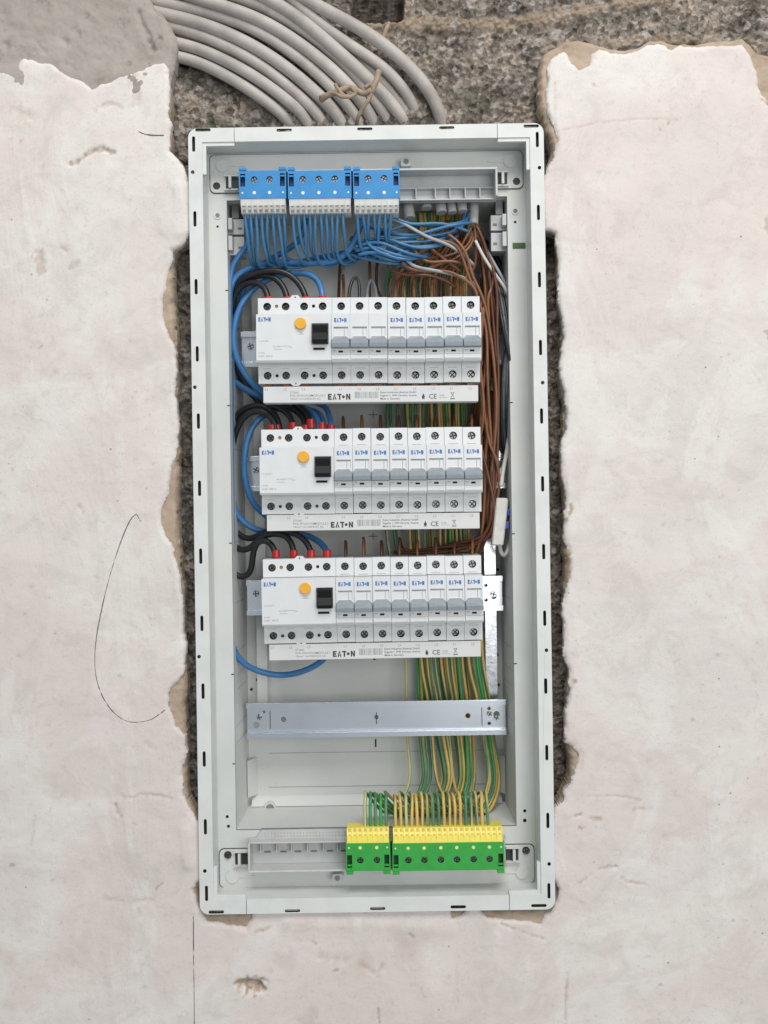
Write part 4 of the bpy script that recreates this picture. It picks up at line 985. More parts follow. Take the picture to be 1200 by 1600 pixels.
# ================================================================== CABLES AND WIRES
RND = random.Random(11)
def smooth(c, it=6):
    for _ in range(it): c = [c[0]] + [(c[i - 1] + c[i] * 2 + c[i + 1]) / 4 for i in range(1, len(c) - 1)] + [c[-1]]
    return c
def wire(name, pts, r, mat, label, cat='wire', group=None, ferrule=None, mats=None, n=8, twist=0.0, phase=0.0, frac=.5, raw=False):
    w = [p if raw or len(p) == 4 else P(*p) for p in pts]
    w = [p[:3] for p in w]; c = smooth(catmull(w), 40 if name == 'grey_cable' else 5); mb = MB()
    if mats: mb.tube(c, r, n, 0, 1, twist, phase, frac)
    else: mb.tube(c, r, n)
    base = Vector(w[0]); mb.v = [(a - base.x, b - base.y, d - base.z) for a, b, d in mb.v]
    o = mb.build(name, mats or mat); o.location = base * MM; tag(o, label, cat, group)
    return o, c, base
def W4(x, y, z): return (x, y, z, 1)

# --- grey sheathed cables above the box
outer = [([(150, 72), (272, 86), (333, 107), (395, 143), (436, 175), (462, 205)], 12, 10), ([(150, 52), (275, 66), (340, 89), (405, 124), (455, 162), (490, 205)], 9, 10),
    ([(150, 22), (262, 40), (333, 63), (405, 100), (470, 152), (514, 205)], 12, 10), ([(150, 2), (250, 21), (333, 43), (410, 80), (480, 132), (543, 205)], 8, 11),
    ([(160, -14), (255, 5), (333, 22), (410, 52), (485, 105), (535, 155), (570, 205)], 12, 10), ([(200, -40), (310, -2), (400, 28), (470, 70), (540, 128), (592, 205)], 8, 11),
    ([(260, -50), (350, -12), (415, 12), (485, 54), (550, 112), (588, 158), (616, 205)], 12, 10), ([(320, -50), (400, -12), (455, 20), (512, 66), (570, 118), (610, 160), (640, 205)], 8, 11),
    ([(380, -60), (445, -10), (508, 44), (558, 78), (600, 105), (634, 142), (664, 205)], 13, 10), ([(410, -50), (478, 0), (548, 36), (600, 70), (650, 114), (680, 156), (696, 205)], 9, 11),
    ([(360, -60), (430, -18), (485, 22), (545, 74), (596, 125), (632, 168), (652, 205)], 21, 10), ([(150, 36), (262, 52), (335, 76), (400, 112), (452, 152), (502, 205)], 21, 10), ([(230, -50), (330, -10), (410, 22), (480, 68), (545, 130), (604, 205)], 21, 9),
    ([(150, 60), (268, 78), (330, 98), (400, 134), (448, 172), (478, 205)], 21, 9.5), ([(300, -50), (372, -14), (440, 18), (500, 64), (562, 118), (628, 205)], 22, 9.5), ([(150, 12), (258, 30), (333, 52), (405, 88), (474, 142), (528, 205)], 21, 9.5), ([(190, -30), (300, -4), (405, 38), (476, 86), (538, 140), (580, 205)], 22, 9.5)]
ends = {12: None}
inner_end = [(500, 300), (520, 300), (540, 300), (560, 300), (590, 300), (606, 315), (634, 315), (662, 312), (702, 312), (735, 312), (680, 312), (530, 300), (620, 312), (510, 300), (640, 312), (550, 300), (600, 312)]
for i, (pts, d0, r) in enumerate(outer):
    ex, ey = inner_end[i]; last = pts[-1]
    path = [(p[0], p[1], (24 if k == 0 and p[0] < 230 else d0 + 2 + 14 * k / (len(pts) - 1) + (5 if k == 1 and p[0] < 290 else 0))) for k, p in enumerate(pts[:-1])]
    path += [(last[0] - 6, 190, 34 + (d0 > 12) * 4), (last[0] + 2, 228, 52 + (d0 > 12) * 3), ((last[0] + ex) / 2 + 4, 262, 60), (ex, ey - 14, 60), (ex, ey, 60)]
    wire('grey_cable', path, r * 0.55, 'cable_grey' if True else '', 'thick grey sheathed cable above the box, %s from the left at the rim' % ORD[[0, 2, 4, 6, 7, 9, 11, 13, 15, 16, 14, 3, 10, 1, 12, 5, 8][i]],
         'cable', 'grey cables entering the top of the box', n=12)
# stripped ends inside the box
wire('cable_sheath_end', [(741, 285, 50), (741, 320, 44), (740, 351, 40)], 4.6, 'sheath_grey', 'pale grey cable end hanging lowest, nearest the right side of the box', 'cable', 'pale cable ends under the top tray', n=12)
for k, (x, y, r) in enumerate(((611, 343, 4.6), (640, 342, 5.8), (667, 326, 5.0), (690, 333, 5.4), (707, 333, 4.4), (723, 331, 4.8))):
    wire('cable_sheath_end', [(x - 6, 275, 46), (x - 3, y - 22, 42), (x, y, 40)], r, 'sheath_grey', 'pale grey cable end under the empty tray cells, %s from the left' % ORD[k], 'cable', 'pale cable ends under the top tray', n=12)
# twine round the bundle
def bump_path(pts, r, lab):
    return wire('tie_wire', pts, r, 'twine', lab, 'tie')
mb = MB()
for pts, r in (([(502, 156, 6), (512, 149, -1), (528, 143, -4), (545, 137, -4), (556, 141, -5), (568, 146, -5), (580, 140, -6), (588, 126, -5), (592, 111, -2)], 2.8),
               ([(524, 132, -2), (530, 142, -6), (538, 150, -7), (548, 151, -6), (556, 145, -7), (548, 136, -7)], 1.9), ([(500, 152, 4), (520, 145, -5), (536, 152, -8), (546, 148, -5)], 1.7),
               ([(584, 134, -5), (578, 152, -6), (568, 168, -3), (560, 182, 2), (557, 194, 12)], 1.9), ([(570, 138, -7), (578, 132, -8), (584, 140, -8), (578, 146, -6)], 1.8)):
    mb.tube(catmull([P(*p) for p in pts]), r, 8)
base = Vector(P(557, 194, 12)); mb.v = [(a - base.x, b - base.y, c - base.z) for a, b, c in mb.v]
o = mb.build('twisted_tie', 'twine'); o.location = base * MM; tag(o, 'tan twisted tie wire knotted across the grey cable bundle', 'tie')
mb = MB(); mb.tube(catmull([P(598, 62, 18), P(602, 50, 16), P(608, 36, 18)]), [2.2] * 20, 8)
base = Vector(P(598, 62, 18)); mb.v = [(a - base.x, b - base.y, c - base.z) for a, b, c in mb.v]
o = mb.build('wire_stub', 'twine'); o.location = base * MM; tag(o, 'short tan stub sticking up behind the cable bundle near the dark wall hole', 'wire')

# --- thin blue neutral wires
bn = ['left', 'middle', 'right']
for bi, (root, slots, zc) in enumerate(BL):
    nn = len(slots)
    for k, x in enumerate(slots):
        if bi == 1 and k == 10: continue
        if bi == 2 and k == 7: continue
        f = k / (nn - 1); j = RND.uniform(-2, 2)
        top = W4(x, 9, zc + 5); 
        s1 = W4(x, 9.5, zc - 4)
        xl = x + (2.4 - 2 * f) * (1 if bi < 2 else 0.3) + j * 1.3
        drop = {0: 36, 1: 34, 2: 26}[bi] + RND.uniform(-6, 4)
        s2 = W4(x * .7 + xl * .3 + RND.uniform(-1, 1), 15, zc - drop * .55); s3 = W4(xl, 26 + 5 * RND.random(), zc - drop)
        if bi < 2:
            s4 = W4(xl + 9, 45, zc - drop - 4 + j); tgt = P(575 + 8 * k / nn, 384 + 12 * RND.random(), 55 + 12 * RND.random())
            path = [top, s1, s2, s3, s4, (*tgt, 1)]
        else:
            path = [top, s1, s2, s3, W4(xl + 8, 38, zc - drop - 6 + j)]
            tgt = P(612 + 8 * k, 392 + RND.uniform(-12, 12), 50); path.append((*tgt, 1))
        wire('blue_wire', path, 1.55, 'wire_blue', 'thin blue wire hanging from the %s blue terminal block, %s from the left' % (bn[bi], ORD[k]), 'wire', 'thin blue neutral wires')
# the blue bundle running right to the cable ends
bb = [([(566, 352, 30), (600, 360, 26), (640, 352, 30), (690, 352, 30), (726, 345, 38), (738, 325, 48)], 'top one'),
      ([(612, 338, 22), (640, 350, 20), (680, 349, 22), (705, 352, 24), (732, 362, 30)], 'one dipping at its right end'),
      ([(596, 362, 30), (640, 368, 24), (676, 360, 24), (706, 352, 22), (736, 348, 30)], 'one rising to the sheath end'),
      ([(588, 366, 34), (640, 366, 28), (690, 368, 30), (722, 355, 34), (735, 330, 44)], 'second below the top'),
      ([(580, 376, 34), (610, 374, 26), (650, 370, 26), (690, 366, 28), (718, 356, 32), (728, 330, 46)], 'third below the top'),
      ([(575, 384, 30), (612, 380, 26), (650, 378, 26), (690, 374, 30), (715, 358, 40)], 'fourth below the top'),
      ([(590, 372, 28), (620, 380, 22), (650, 386, 22), (685, 382, 26), (712, 372, 36)], 'fifth below the top'),
      ([(560, 378, 30), (600, 372, 24), (630, 382, 20), (660, 388, 22), (700, 380, 30), (715, 368, 44)], 'sixth below the top'),
      ([(560, 384, 28), (590, 378, 22), (622, 390, 18), (645, 398, 20), (668, 402, 30)], 'loose one ending low'),
      ([(556, 392, 30), (585, 386, 24), (610, 396, 20), (640, 402, 22), (664, 404, 34)], 'second loose low one'),
      ([(560, 398, 28), (590, 394, 22), (620, 404, 20), (650, 404, 26), (670, 396, 40)], 'third loose low one'),
      ([(548, 386, 34), (575, 394, 28), (602, 404, 24), (622, 408, 28), (642, 400, 42)], 'lowest curved one'),
      ([(572, 376, 26), (582, 388, 22), (604, 398, 20), (628, 396, 26), (650, 384, 40)], 'short crossing one'),
      ([(540, 396, 40), (570, 404, 34), (600, 410, 30), (625, 412, 34), (650, 404, 44)], 'bottom one')]
for pts, t in bb: wire('blue_wire', pts, 1.6, 'wire_blue', 'thin blue wire running right to the cable ends, %s' % t, 'wire', 'thin blue neutral wires')

# --- thick cables on the left with their ferrules
def thick(pts, mat, label, ferr=None, r=3.05, grp=None):
    o, c, base = wire('thick_wire', pts, r, mat, label, 'wire', grp, n=12)
    if ferr:
        f0, f1 = ferr; mb = MB(); a, b = Vector(P(*f0)), Vector(P(*f1))
        mb.tube([a, a + (b - a) * .02, a + (b - a) * .95, b], [3.9, 4.1, 4.1, 3.8], 14); mb.sm = [False] * len(mb.sm); mb.v = [(x - base.x, y - base.y, z - base.z) for x, y, z in mb.v]
        f = mb.build('ferrule', 'ferrule_red', o)
    return o
GB, GK = 'thick blue neutral cables', 'thick black supply cables'
T1 = ROWS[0]['tier'] + 20; T2 = ROWS[1]['tier'] + 20; T3 = ROWS[2]['tier'] + 20
# row 1
thick([(420, 478, T1), (419, 466, T1), (413, 449, 34), (398, 441, 38), (378, 446, 44), (364, 470, 50), (360, 520, 56), (368, 570, 60), (392, 612, 66), (420, 650, 74)], 'wire_black', 'thick black cable into the first pole of the top safety switch', ((420, 470, T1), (420, 464, T1)), grp=GK)
thick([(450, 478, T1), (449, 466, T1), (440, 444, 34), (420, 430, 38), (392, 434, 42), (370, 452, 50), (364, 500, 60), (366, 560, 66), (388, 606, 72), (420, 646, 80)], 'wire_black', 'thick black cable into the second pole of the top safety switch', ((450, 470, T1), (450, 464, T1)), grp=GK)
thick([(479, 478, T1), (478, 465, T1), (468, 444, 32), (448, 427, 32), (420, 423, 34), (392, 430, 38), (370, 444, 46), (362, 480, 56), (362, 560, 70), (384, 606, 80), (420, 640, 88)], 'wire_black', 'thick black cable arching to the third pole of the top safety switch', ((479, 470, T1), (479, 464, T1)), grp=GK)
thick([(504, 478, T1), (504, 462, T1), (498, 440, 36), (482, 428, 40), (460, 427, 44), (430, 432, 50), (400, 448, 52), (376, 478, 50), (365, 520, 46), (370, 560, 44), (388, 592, 46), (412, 616, 56), (440, 634, 66), (480, 640, 66), (500, 648, 54), (506, 668, T2), (506, 680, T2)],
      'thick_blue', 'thick blue cable looping from the top safety switch down to the middle one', ((504, 470, T1), (504, 463, T1)), grp=GB)
# blue from terminal blocks
thick([(388, 330, 24), (392, 360, 34), (386, 384, 40), (370, 404, 40), (360, 430, 42), (358.5, 500, 44), (359, 560, 44), (360, 640, 44)], 'thick_blue', 'thick blue cable dropping from the left terminal block down the box edge', r=2.9, grp=GB)
thick([(360, 600, 46), (361, 700, 48), (362, 760, 50), (368, 800, 56), (392, 824, 62), (430, 834, 66), (470, 834, 66), (498, 846, 54), (511, 862, T3), (511, 876, T3)], 'thick_blue', 'thick blue cable curving from the left edge to the bottom safety switch', ((511, 870, T3), (511, 859, T3)), grp=GB)
thick([(566, 330, 26), (562, 356, 30), (550, 384, 34), (530, 404, 38), (498, 411, 40), (450, 410, 42), (408, 413, 44), (376, 426, 44), (361, 446, 44), (358, 480, 46), (358, 560, 50)], 'thick_blue', 'thick blue cable swinging from the right blue block across to the left edge', r=3.2, grp=GB)
thick([(480, 330, 40), (470, 372, 46), (452, 388, 50), (432, 400, 54), (400, 420, 56), (384, 440, 60), (374, 480, 66)], 'thick_blue', 'thick blue cable passing behind the left blue wires', r=2.9, grp=GB)
thick([(548, 372, 44), (580, 390, 44), (610, 404, 46), (640, 420, 56)], 'thick_blue', 'thick blue piece of cable crossing behind the right blue wires', r=2.9, grp=GB)
# row 2
thick([(430, 680, T2), (430, 666, T2), (424, 652, 38), (408, 642, 40), (388, 646, 44), (372, 666, 50), (363, 700, 58), (362, 760, 66), (364, 800, 70)], 'wire_black', 'thick black cable into the first pole of the middle safety switch', ((425, 671, T2), (424, 664, T2)), grp=GK, r=3.2)
thick([(437, 680, T2 + 3), (436, 664, T2 + 3), (428, 646, 44), (408, 634, 48), (384, 638, 54), (366, 656, 60), (362, 700, 66)], 'wire_black', 'second thick black cable beside it at the first pole of the middle switch', ((433, 671, T2 + 2), (432, 664, T2 + 2)), grp=GK, r=3.2)
thick([(457, 680, T2), (457, 662, T2), (450, 646, 42), (432, 636, 46), (406, 635, 50), (382, 642, 56), (368, 664, 64), (364, 720, 74)], 'wire_black', 'thick black cable into the second pole of the middle safety switch', ((457, 671, T2), (457, 660, T2)), grp=GK)
thick([(478, 680, T2), (477, 662, T2), (468, 646, 48), (448, 636, 56), (420, 634, 66)], 'wire_black', 'thick black cable into the third pole of the middle safety switch', ((477, 671, T2), (477, 664, T2)), grp=GK)
thick([(487, 680, T2 - 2), (485, 660, T2 - 2), (478, 644, 44), (462, 632, 54), (440, 628, 66)], 'wire_black', 'thick black cable with the tallest red ferrule of the middle switch', ((486, 669, T2 - 2), (485, 655, T2 - 2)), grp=GK)
thick([(517, 680, T2), (517, 662, T2), (513, 646, 50), (506, 634, 58), (480, 626, 64), (440, 630, 70), (410, 618, 66)], 'thick_blue', 'thick blue cable at the outer right of the middle safety switch ferrules', ((517, 672, T2), (517, 664, T2)), r=2.8, grp=GB)
mb = MB()
thick([(498, 682, T2), (498, 664, T2), (492, 648, 44), (476, 637, 52), (450, 634, 58), (420, 645, 60), (396, 664, 56), (384, 700, 52), (382, 740, 52), (390, 775, 56), (404, 796, 64), (424, 812, 72)], 'thick_blue', 'thick blue cable bowing out left of the middle safety switch', ((503, 671, T2), (502, 660, T2)), grp=GB)
# row 3
thick([(429, 880, T3), (430, 864, T3), (425, 852, 42), (414, 844, 44), (402, 848, 46), (396, 862, 48), (394, 880, 50), (390, 896, 52), (378, 902, 54), (366, 896, 56), (360, 880, 58)], 'wire_black', 'thick black cable making a U bend left of the bottom safety switch', ((431, 871, T3), (431, 859, T3)), grp=GK)
thick([(458, 880, T3), (459, 862, T3), (454, 846, 44), (444, 836, 46), (424, 834, 48), (404, 842, 50), (392, 856, 52), (376, 860, 56), (364, 850, 60), (360, 834, 66)], 'wire_black', 'thick black cable into the second pole of the bottom safety switch', ((459, 871, T3), (459, 859, T3)), grp=GK)
thick([(486, 880, T3), (486, 862, T3), (478, 846, 44), (462, 834, 46), (436, 828, 48), (412, 832, 52), (392, 842, 58), (374, 836, 64), (364, 820, 70), (362, 790, 76)], 'wire_black', 'thick black cable into the third pole of the bottom safety switch', ((486, 871, T3), (486, 859, T3)), grp=GK)
thick([(362, 980, 40), (364, 1012, 42), (380, 1036, 48), (408, 1050, 56), (440, 1055, 60), (470, 1050, 60), (496, 1038, 58), (510, 1024, 54), (514, 1000, 50)], 'thick_blue', 'thick blue cable loop hanging below the bottom row of breakers', grp=GB)
thick([(360, 560, 44), (361, 640, 44), (362, 760, 44), (363, 860, 44), (362.5, 930, 44), (362, 985, 42)], 'thick_blue', 'long thick blue cable running straight down the left edge of the opening', r=2.6, grp=GB)
thick([(361, 590, 62), (372, 600, 62), (390, 612, 62), (410, 622, 64), (440, 640, 70)], 'thick_blue', 'short thick blue cable slanting under the top row at the left edge', r=3.1, grp=GB)

# --- green and yellow earth wires, cable end to terminal
back_x = [(607, 606, 604, 634, 637, 640), (611, 612, 615, 652, 655, 660), (622, 620, 622, 656, 662, 664), (640, 640, 640, 660, 668, 672), (628, 632, 648, 664, 681, 690), (646, 648, 650, 668, 686, 694),
          (652, 655, 656, 674, 692, 700), (656, 662, 664, 680, 698, 704), (664, 668, 672, 688, 700, 706), (672, 676, 680, 694, 712, 717), (680, 684, 688, 700, 716, 720), (686, 690, 696, 706, 720, 724),
          (690, 694, 700, 711, 724, 727), (694, 699, 704, 716, 728, 730), (700, 703, 708, 722, 735, 736), (706, 708, 712, 728, 740, 741), (712, 712, 716, 734, 756, 762), (716, 716, 720, 740, 760, 766),
          (720, 720, 724, 746, 764, 772), (724, 724, 728, 750, 768, 776), (728, 728, 732, 754, 772, 780), (632, 636, 640, 658, 676, 684), (668, 672, 676, 690, 703, 710)]
slotsA, slotsB = GR[0][1], GR[1][1]; zA_, zB_ = GR[0][2], GR[1][2]
tgts = [(slotsA[3], zA_), (slotsA[4], zA_), (slotsA[5], zA_), (slotsA[6], zA_), (slotsA[7], zA_)] + [(slotsB[k], zB_) for k in range(0, 20) if k != 19][:18]
for i, bx in enumerate(back_x):
    tx, tz = tgts[i]; dd = 84 + RND.uniform(-7, 6); j = lambda s=1.5: RND.uniform(-s, s)
    tight = 0.0
    path = [(640 + (bx[0] - 600) * .75, 332, 66), (640 + (bx[0] - 600) * .7, 370, 80), (bx[0] + j(), 420, dd - 6), (bx[1] + j(), 520, dd), (bx[1] + j(2.5), 640, dd + j()), (bx[2] + j(2.5), 735, dd), (bx[2] + j(2.5), 845, dd), (bx[3] - 6 + j(), 935, dd), (bx[3] + j(), 1035, dd), ((bx[3] + bx[4]) / 2 + j(1), 1090, dd), (bx[4] + j(1), 1150, dd), (bx[5] + j(1), 1225, dd - 2)]
    pz = [P(*p) for p in path]; last = pz[-1]
    hz = tz + 26 + RND.uniform(-1.5, 1.5)
    pz += [(last[0] * .5 + tx * .5, 62, last[2] - 24), (tx + j(1.2), 34, hz - 3), (tx + j(.8), 19, hz), (tx + j(.5), 12, hz - 8), (tx, 10, tz + 6), (tx, 9, tz - 5)]
    m1, m2 = ('wire_yellow', 'wire_green')
    if i in (3, 13, 18, 1): m1, m2 = 'wire_bright_green', 'wire_green'
    if i in (0, 7): m1, m2 = 'wire_lime', 'wire_green'
    lab = ('green-yellow wire entering the short green block, %s from its left' % ORD[i]) if i < 5 else ('green-yellow wire entering the long green block, %s from its left' % ORD[i - 5])
    wire('earth_wire', [(*p, 1) for p in pz], 1.6, None, lab, 'wire', 'green and yellow earth wires', mats=[m1, m2], n=10, twist=0.14 * RND.uniform(-1, 1), phase=RND.uniform(0, 6.28), frac=(.22 if i % 3 else .4) if i > 7 and i not in (13, 18) else .45)

# --- brown phase wires: cable end, round the right side, to each breaker
def brown(i_row, k, path, lab, mat='wire_brown'):
    return wire('phase_wire', path, 1.5, mat, lab, 'wire', 'brown phase wires')
for n, k in enumerate(range(4, 12)):
    for ri in (1, 2):
        R = ROWS[ri]; bxp = [536, 565, 594, 623, 651, 680, 709, 737] if ri == 1 else [540, 568, 596, 624, 652, 681, 710, 738]
        x = bxp[n]; t = R['tier']; ytop = (668, 868)[ri - 1]; stub = (650, 843)[ri - 1] + RND.uniform(-3, 3)
        lane = 754 + 2.4 * n + RND.uniform(-2, 2) if ri == 1 else 758 + 2.4 * n + RND.uniform(-3, 3); dl = 38 + RND.uniform(0, 30)
        p = [(742 + RND.uniform(-8, 4), 345, 48), (748 + RND.uniform(-6, 6), 385, 46 + RND.uniform(-6, 6)), (757 + .3 * (lane - 757) + RND.uniform(-3, 3), 430, dl), (lane, 500, dl), (lane + RND.uniform(-4, 5), 560, dl)]
        if ri == 1: p += [(lane - 3, 600, dl), (lane - 14, 632, dl + 12), (lane - 22, 668, 72), (lane - 50, 700, 82), ((x + lane) / 2 - 20, 704, 88), (x + 10, 702, 88), (x + 2, 684, 86), (x + 1, stub + 6, 74), (x, stub, 60), (x, stub + 2, 50), (x, stub + 8, t + 22), (x, ytop + 10, t + 20)]
        elif n in (0, 1, 2, 4): p += [(lane + 2, 640, dl), (lane - 2, 720, dl + 4), (lane - 4, 790, dl + 6), (lane - 12, 850, dl + 12), (lane - 40, 892, 80), ((x + lane) / 2 - 20, 900, 86), (x + 10, 900, 88), (x + 2, 880, 84), (x + 1, stub + 6, 74), (x, stub, 60), (x, stub + 2, 50), (x, stub + 8, t + 22), (x, ytop + 10, t + 20)]
        else: p += [(lane + 2, 640, dl), (lane + RND.uniform(-6, 2), 720, dl + 4), (lane - 4, 790, dl), (lane - 8, 822, dl + 4), (lane - 26, 846 + RND.uniform(-5, 4), dl + 10), (lane - 60 - .2 * (lane - x), 856 + RND.uniform(-6, 5), 70), (x + 8, 860, 76), (x + 2, stub + 4, 66), (x, stub, 54), (x, stub + 8, t + 22), (x, ytop + 10, t + 20)]
        brown(ri, k, p, 'brown wire looping into the %s row, %s breaker from the black toggle' % (ROWN[ri], ORD[n]), 'wire_copper_brown' if n % 3 == 1 else 'wire_brown')
t = ROWS[0]['tier']
r1 = [(618, [(745, 350, 40), (738, 380, 40), (716, 402, 36), (690, 412, 34), (655, 424, 40), (626, 428, 52), (619, 440, 50), (618, 455, 40), (618, 472, t + 20)]),
      (648, [(744, 352, 42), (730, 384, 42), (700, 400, 38), (664, 404, 40), (650, 424, 50), (647, 440, 46), (647, 474, t + 20)]),
      (676, [(746, 352, 42), (728, 390, 44), (700, 415, 46), (680, 428, 48), (675, 445, 42), (675, 474, t + 20)]),
      (705, [(740, 350, 42), (722, 382, 44), (712, 410, 50), (706, 430, 50), (704, 450, 42), (704, 474, t + 20)]),
      (735, [(742, 352, 38), (744, 395, 40), (740, 422, 46), (722, 438, 46), (720, 452, 40), (720, 474, t + 22)])]
for n, (x, p) in enumerate(r1): brown(0, n, p, 'brown wire into the top row, %s single-pole breaker from the left' % ORD[n], 'wire_copper_brown')
vis = [([(628, 410, 30), (640, 420, 28), (668, 424, 26), (700, 424, 24), (724, 436, 24), (742, 450, 24), (748, 480, 26), (752, 540, 30), (750, 600, 34), (756, 660, 40)], 'lowest brown wire sweeping over the top row to the right bundle', 'wire_copper_brown'),
       ([(640, 356, 26), (664, 370, 22), (690, 376, 22), (712, 382, 22), (722, 400, 22), (732, 430, 24), (748, 470, 26), (760, 520, 30), (762, 600, 36), (768, 700, 44)], 'brown wire descending beside the grey one from the blue bundle', 'wire_copper_brown'),
       ([(700, 366, 26), (716, 378, 22), (730, 400, 20), (738, 430, 22), (756, 470, 26), (766, 520, 30), (772, 570, 34), (776, 640, 40), (770, 720, 44), (762, 800, 50), (766, 840, 56)], 'long brown wire on the front of the right bundle', 'wire_copper_brown'),
       ([(648, 392, 32), (658, 404, 30), (672, 410, 28), (700, 408, 28), (724, 412, 30), (740, 430, 32)], 'brown wire humping over the fourth to seventh screws of the top row', 'wire_copper_brown'),
       ([(606, 412, 40), (614, 424, 36), (640, 430, 34), (670, 430, 34), (700, 440, 40), (712, 450, 44)], 'brown wire emerging low from under the blue bundle', 'wire_brown'),
       ([(672, 388, 34), (686, 398, 32), (698, 408, 34), (720, 424, 36)], 'short brown wire dropping from the blue bundle', 'wire_copper_brown'),
       ([(770, 434, 40), (768, 452, 36), (762, 466, 34), (764, 520, 36), (752, 640, 40), (752, 720, 44)], 'brown wire crossing in a V at the upper right', 'wire_copper_brown'),
       ([(744, 352, 36), (752, 368, 34), (760, 392, 34), (764, 420, 36), (768, 470, 36), (774, 540, 36), (778, 600, 40), (776, 700, 46), (770, 780, 50)], 'brown wire leaving the lowest cable end along the right', 'wire_brown'),
       ([(756, 480, 28), (750, 560, 26), (756, 640, 30), (748, 700, 40)], 'brown wire hugging the right end of the top row', 'wire_copper_brown'),
       ([(776, 470, 50), (778, 560, 50), (774, 660, 52), (768, 760, 56), (762, 820, 60), (740, 850, 64), (700, 862, 66), (650, 864, 70), (616, 862, 74)], 'outermost brown wire curving under into the bottom row', 'wire_brown'),
       ([(532, 400, 84), (530, 440, 80), (529, 476, 60)], 'dark brown wire behind the first screw of the three-pole breaker', 'wire_brown'),
       ([(536, 430, 74), (537, 450, 60), (537, 476, 36)], 'pale brown wire end beside the black loop', 'wire_copper_brown'),
       ([(577, 395, 84), (578, 430, 80), (577, 476, 70)], 'brown wire behind the gap between second and third screws', 'wire_copper_brown'),
       ([(590, 400, 80), (588, 440, 74), (592, 458, 60), (604, 476, 46)], 'brown wire bending toward the fourth screw column', 'wire_brown')]
for n in range(11):
    x0 = 612 + 11 * n + RND.uniform(-3, 3)
    vis.append(([(700 + RND.uniform(-20, 40), 345, 62), (690 + 4 * n, 372, 58 + RND.uniform(-6, 8)), (650 + 8 * n, 400 + RND.uniform(-8, 8), 58 + RND.uniform(-4, 8)), (x0, 436, 62), (x0 + RND.uniform(-2, 2), 482, 66)],
                'shaded brown wire above the top row behind the blue bundle, %s from the left' % ORD[n], 'wire_brown' if n % 2 else 'wire_copper_brown'))
vis += [([(742, 362, 40), (764, 400, 34), (776, 450, 30), (777, 520, 34), (779, 600, 38), (778, 680, 42), (776, 740, 42), (770, 790, 46)], 'rightmost loose brown wire bulging toward the right wall', 'wire_brown'),
        ([(752, 700, 44), (762, 740, 40), (772, 790, 40), (768, 830, 44), (752, 846, 52), (730, 850, 64)], 'brown wire bowing out beside the strip of the middle row', 'wire_brown'),
        ([(756, 640, 40), (764, 690, 36), (776, 720, 38), (780, 760, 44), (772, 800, 52)], 'thin brown wire crossing the clamp bracket', 'wire_copper_brown')]
for p, t_, m in vis: wire('phase_wire', p, 1.55, m, t_, 'wire', 'brown phase wires')
gy = [([(590, 338, 26), (620, 344, 22), (642, 356, 20), (672, 372, 20), (700, 382, 22), (724, 398, 26), (740, 414, 32)], 'grey wire crossing over the blue bundle', 'wire_grey'),
      ([(634, 404, 28), (646, 416, 26), (676, 422, 24), (706, 428, 26), (734, 438, 30), (744, 448, 36)], 'grey wire sweeping above the right breakers of the top row', 'wire_grey'),
      ([(743, 376, 34), (756, 402, 32), (776, 432, 34), (790, 452, 38), (800, 480, 46)], 'white wire slanting down to the right edge', 'wire_white'),
      ([(752, 378, 40), (772, 412, 40), (790, 446, 44), (797, 480, 52)], 'second pale wire slanting behind the white one', 'wire_grey'),
      ([(530, 440, 80), (537, 420, 84), (538, 395, 86)], 'short grey wire above the first screw of the three-pole breaker', 'wire_grey'),
      ([(574, 476, 50), (574, 450, 60), (580, 436, 66), (587, 452, 60), (588, 476, 50)], 'grey wire loop above the second and third screws', 'wire_grey'),
      ([(545, 476, 34), (546, 452, 38), (554, 431, 42), (561, 440, 40), (562, 476, 34)], 'thin black wire loop standing over the second screw', 'wire_black')]
for p, t_, m in gy: wire('loose_wire', p, 1.6, m, t_, 'wire')
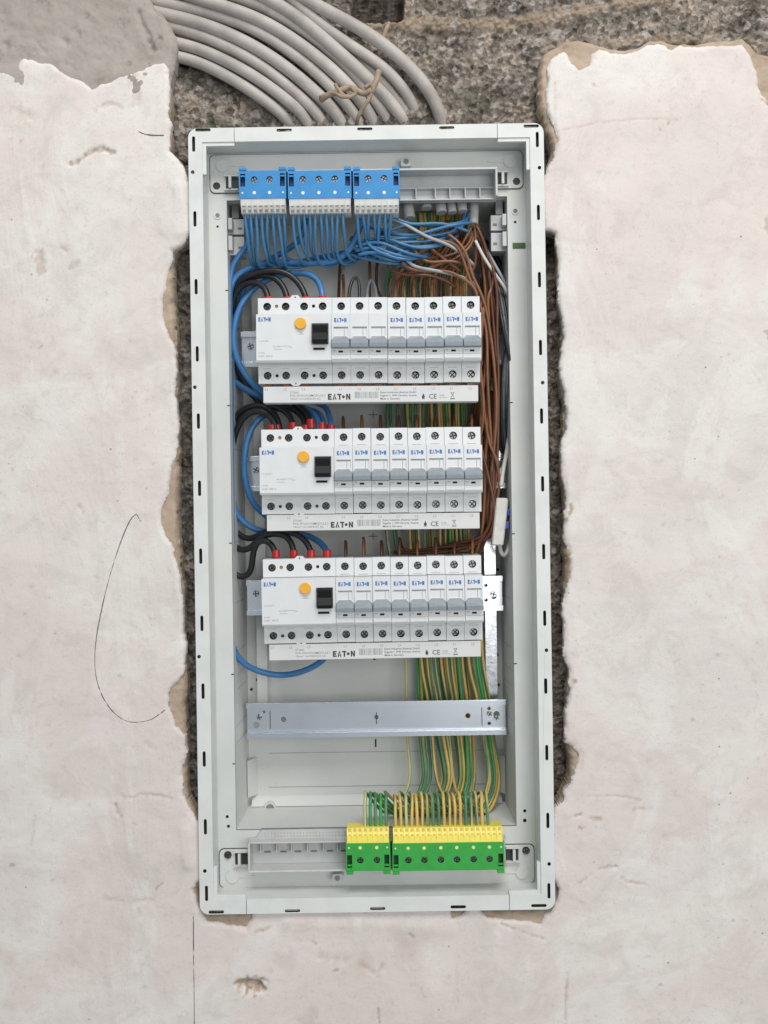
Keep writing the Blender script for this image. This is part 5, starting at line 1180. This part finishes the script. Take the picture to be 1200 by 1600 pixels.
for n in range(7):
    x = 768 + 3.6 * n; j = RND.uniform(-2, 2)
    wire('dark_wire', [(744 + 2 * n, 360 + 2 * n, 56), (758 + 3 * n, 400, 60 + 2 * n), (x + 6, 444, 50), (min(x + 18, 799), 510, 28 + 3 * n), (799 - 2.2 * n, 580, 34), (798 - n * 2.2, 640 + 8 * n, 48), (800 - n, 720, 60)], 1.6 + .3 * (n % 2), 'wire_dark_grey' if n % 2 else 'wire_black',
         'dark control wire in the slack bundle at the right wall, %s from the left' % ORD[n], 'wire', 'dark wires by the right wall')
# small white connector, clips and its wires
mb = MB(); c = P(780, 812, 44)
base = Vector(c); mb = MB()
mb.prism_y([(-8.2, -25), (3.0, -25.5), (8.6, 17), (8.4, 21), (-3.0, 21.5)], -6, 7)
o = mb.build('connector_body', 'wire_white'); r_ = empty('inline_connector', c, 0, 'pale plastic inline connector with blue clips hanging in the right side gap', 'connector'); o.parent = r_
o.modifiers.new('bevel', 'BEVEL').width = .0012
mb = MB(); mb.box(5.4, 9.4, -4, 2, -9, -2); mb.box(7.6, 10.6, -5, 1, 4, 10.5); q = mb.build('blue_clip', 'clip_blue', r_, .6)
wire('loose_wire', [(783, 760, 42), (786, 735, 44), (792, 705, 48), (797, 670, 52), (799, 640, 58)], 2.2, 'wire_white', 'white cable rising from the inline connector along the right wall', 'wire')
wire('loose_wire', [(780, 845, 46), (782, 862, 48), (788, 870, 50), (796, 850, 54), (800, 800, 56), (800, 740, 60)], 2.0, 'wire_white', 'white cable looping below the inline connector', 'wire')
wire('loose_wire', [(777, 846, 50), (782, 864, 52), (790, 868, 54), (798, 850, 58)], 1.4, 'wire_black', 'short black wire looping below the inline connector', 'wire')
for px, py, t_ in ((770, 600, 'upper small white plastic clip at the right wall behind the brown wires'), (794, 655, 'small white plastic clip at the edge of the opening, middle height')):
    c = P(px, py, 58); r_ = empty('cable_clip', c, 0, t_, 'clip', 'small white cable clips'); mb = MB(); mb.box(-4, 4, -5, 5, 1.5, 6); mb.box(-3, -.5, -4, 4, -7, 1.5); mb.box(1, 3.4, -4, 4, -7, 1.5); mb.build('clip_body', 'clamp_white', r_, .5)
c = P(770, 715, 66); r_ = empty('fixing_bracket', c, 0, 'galvanised clamp bracket on the right upright beside the middle row', 'bracket')
mb = MB(); mb.box(-12, -4, -3, 3, -26, 20); mb.box(4, 12, -2, 3, -20, 8); mb.box(-12, 12, -5, -3, -4, 0); mb.build('clamp', 'galvanised', r_, .5)
print('objects', len(bpy.data.objects))
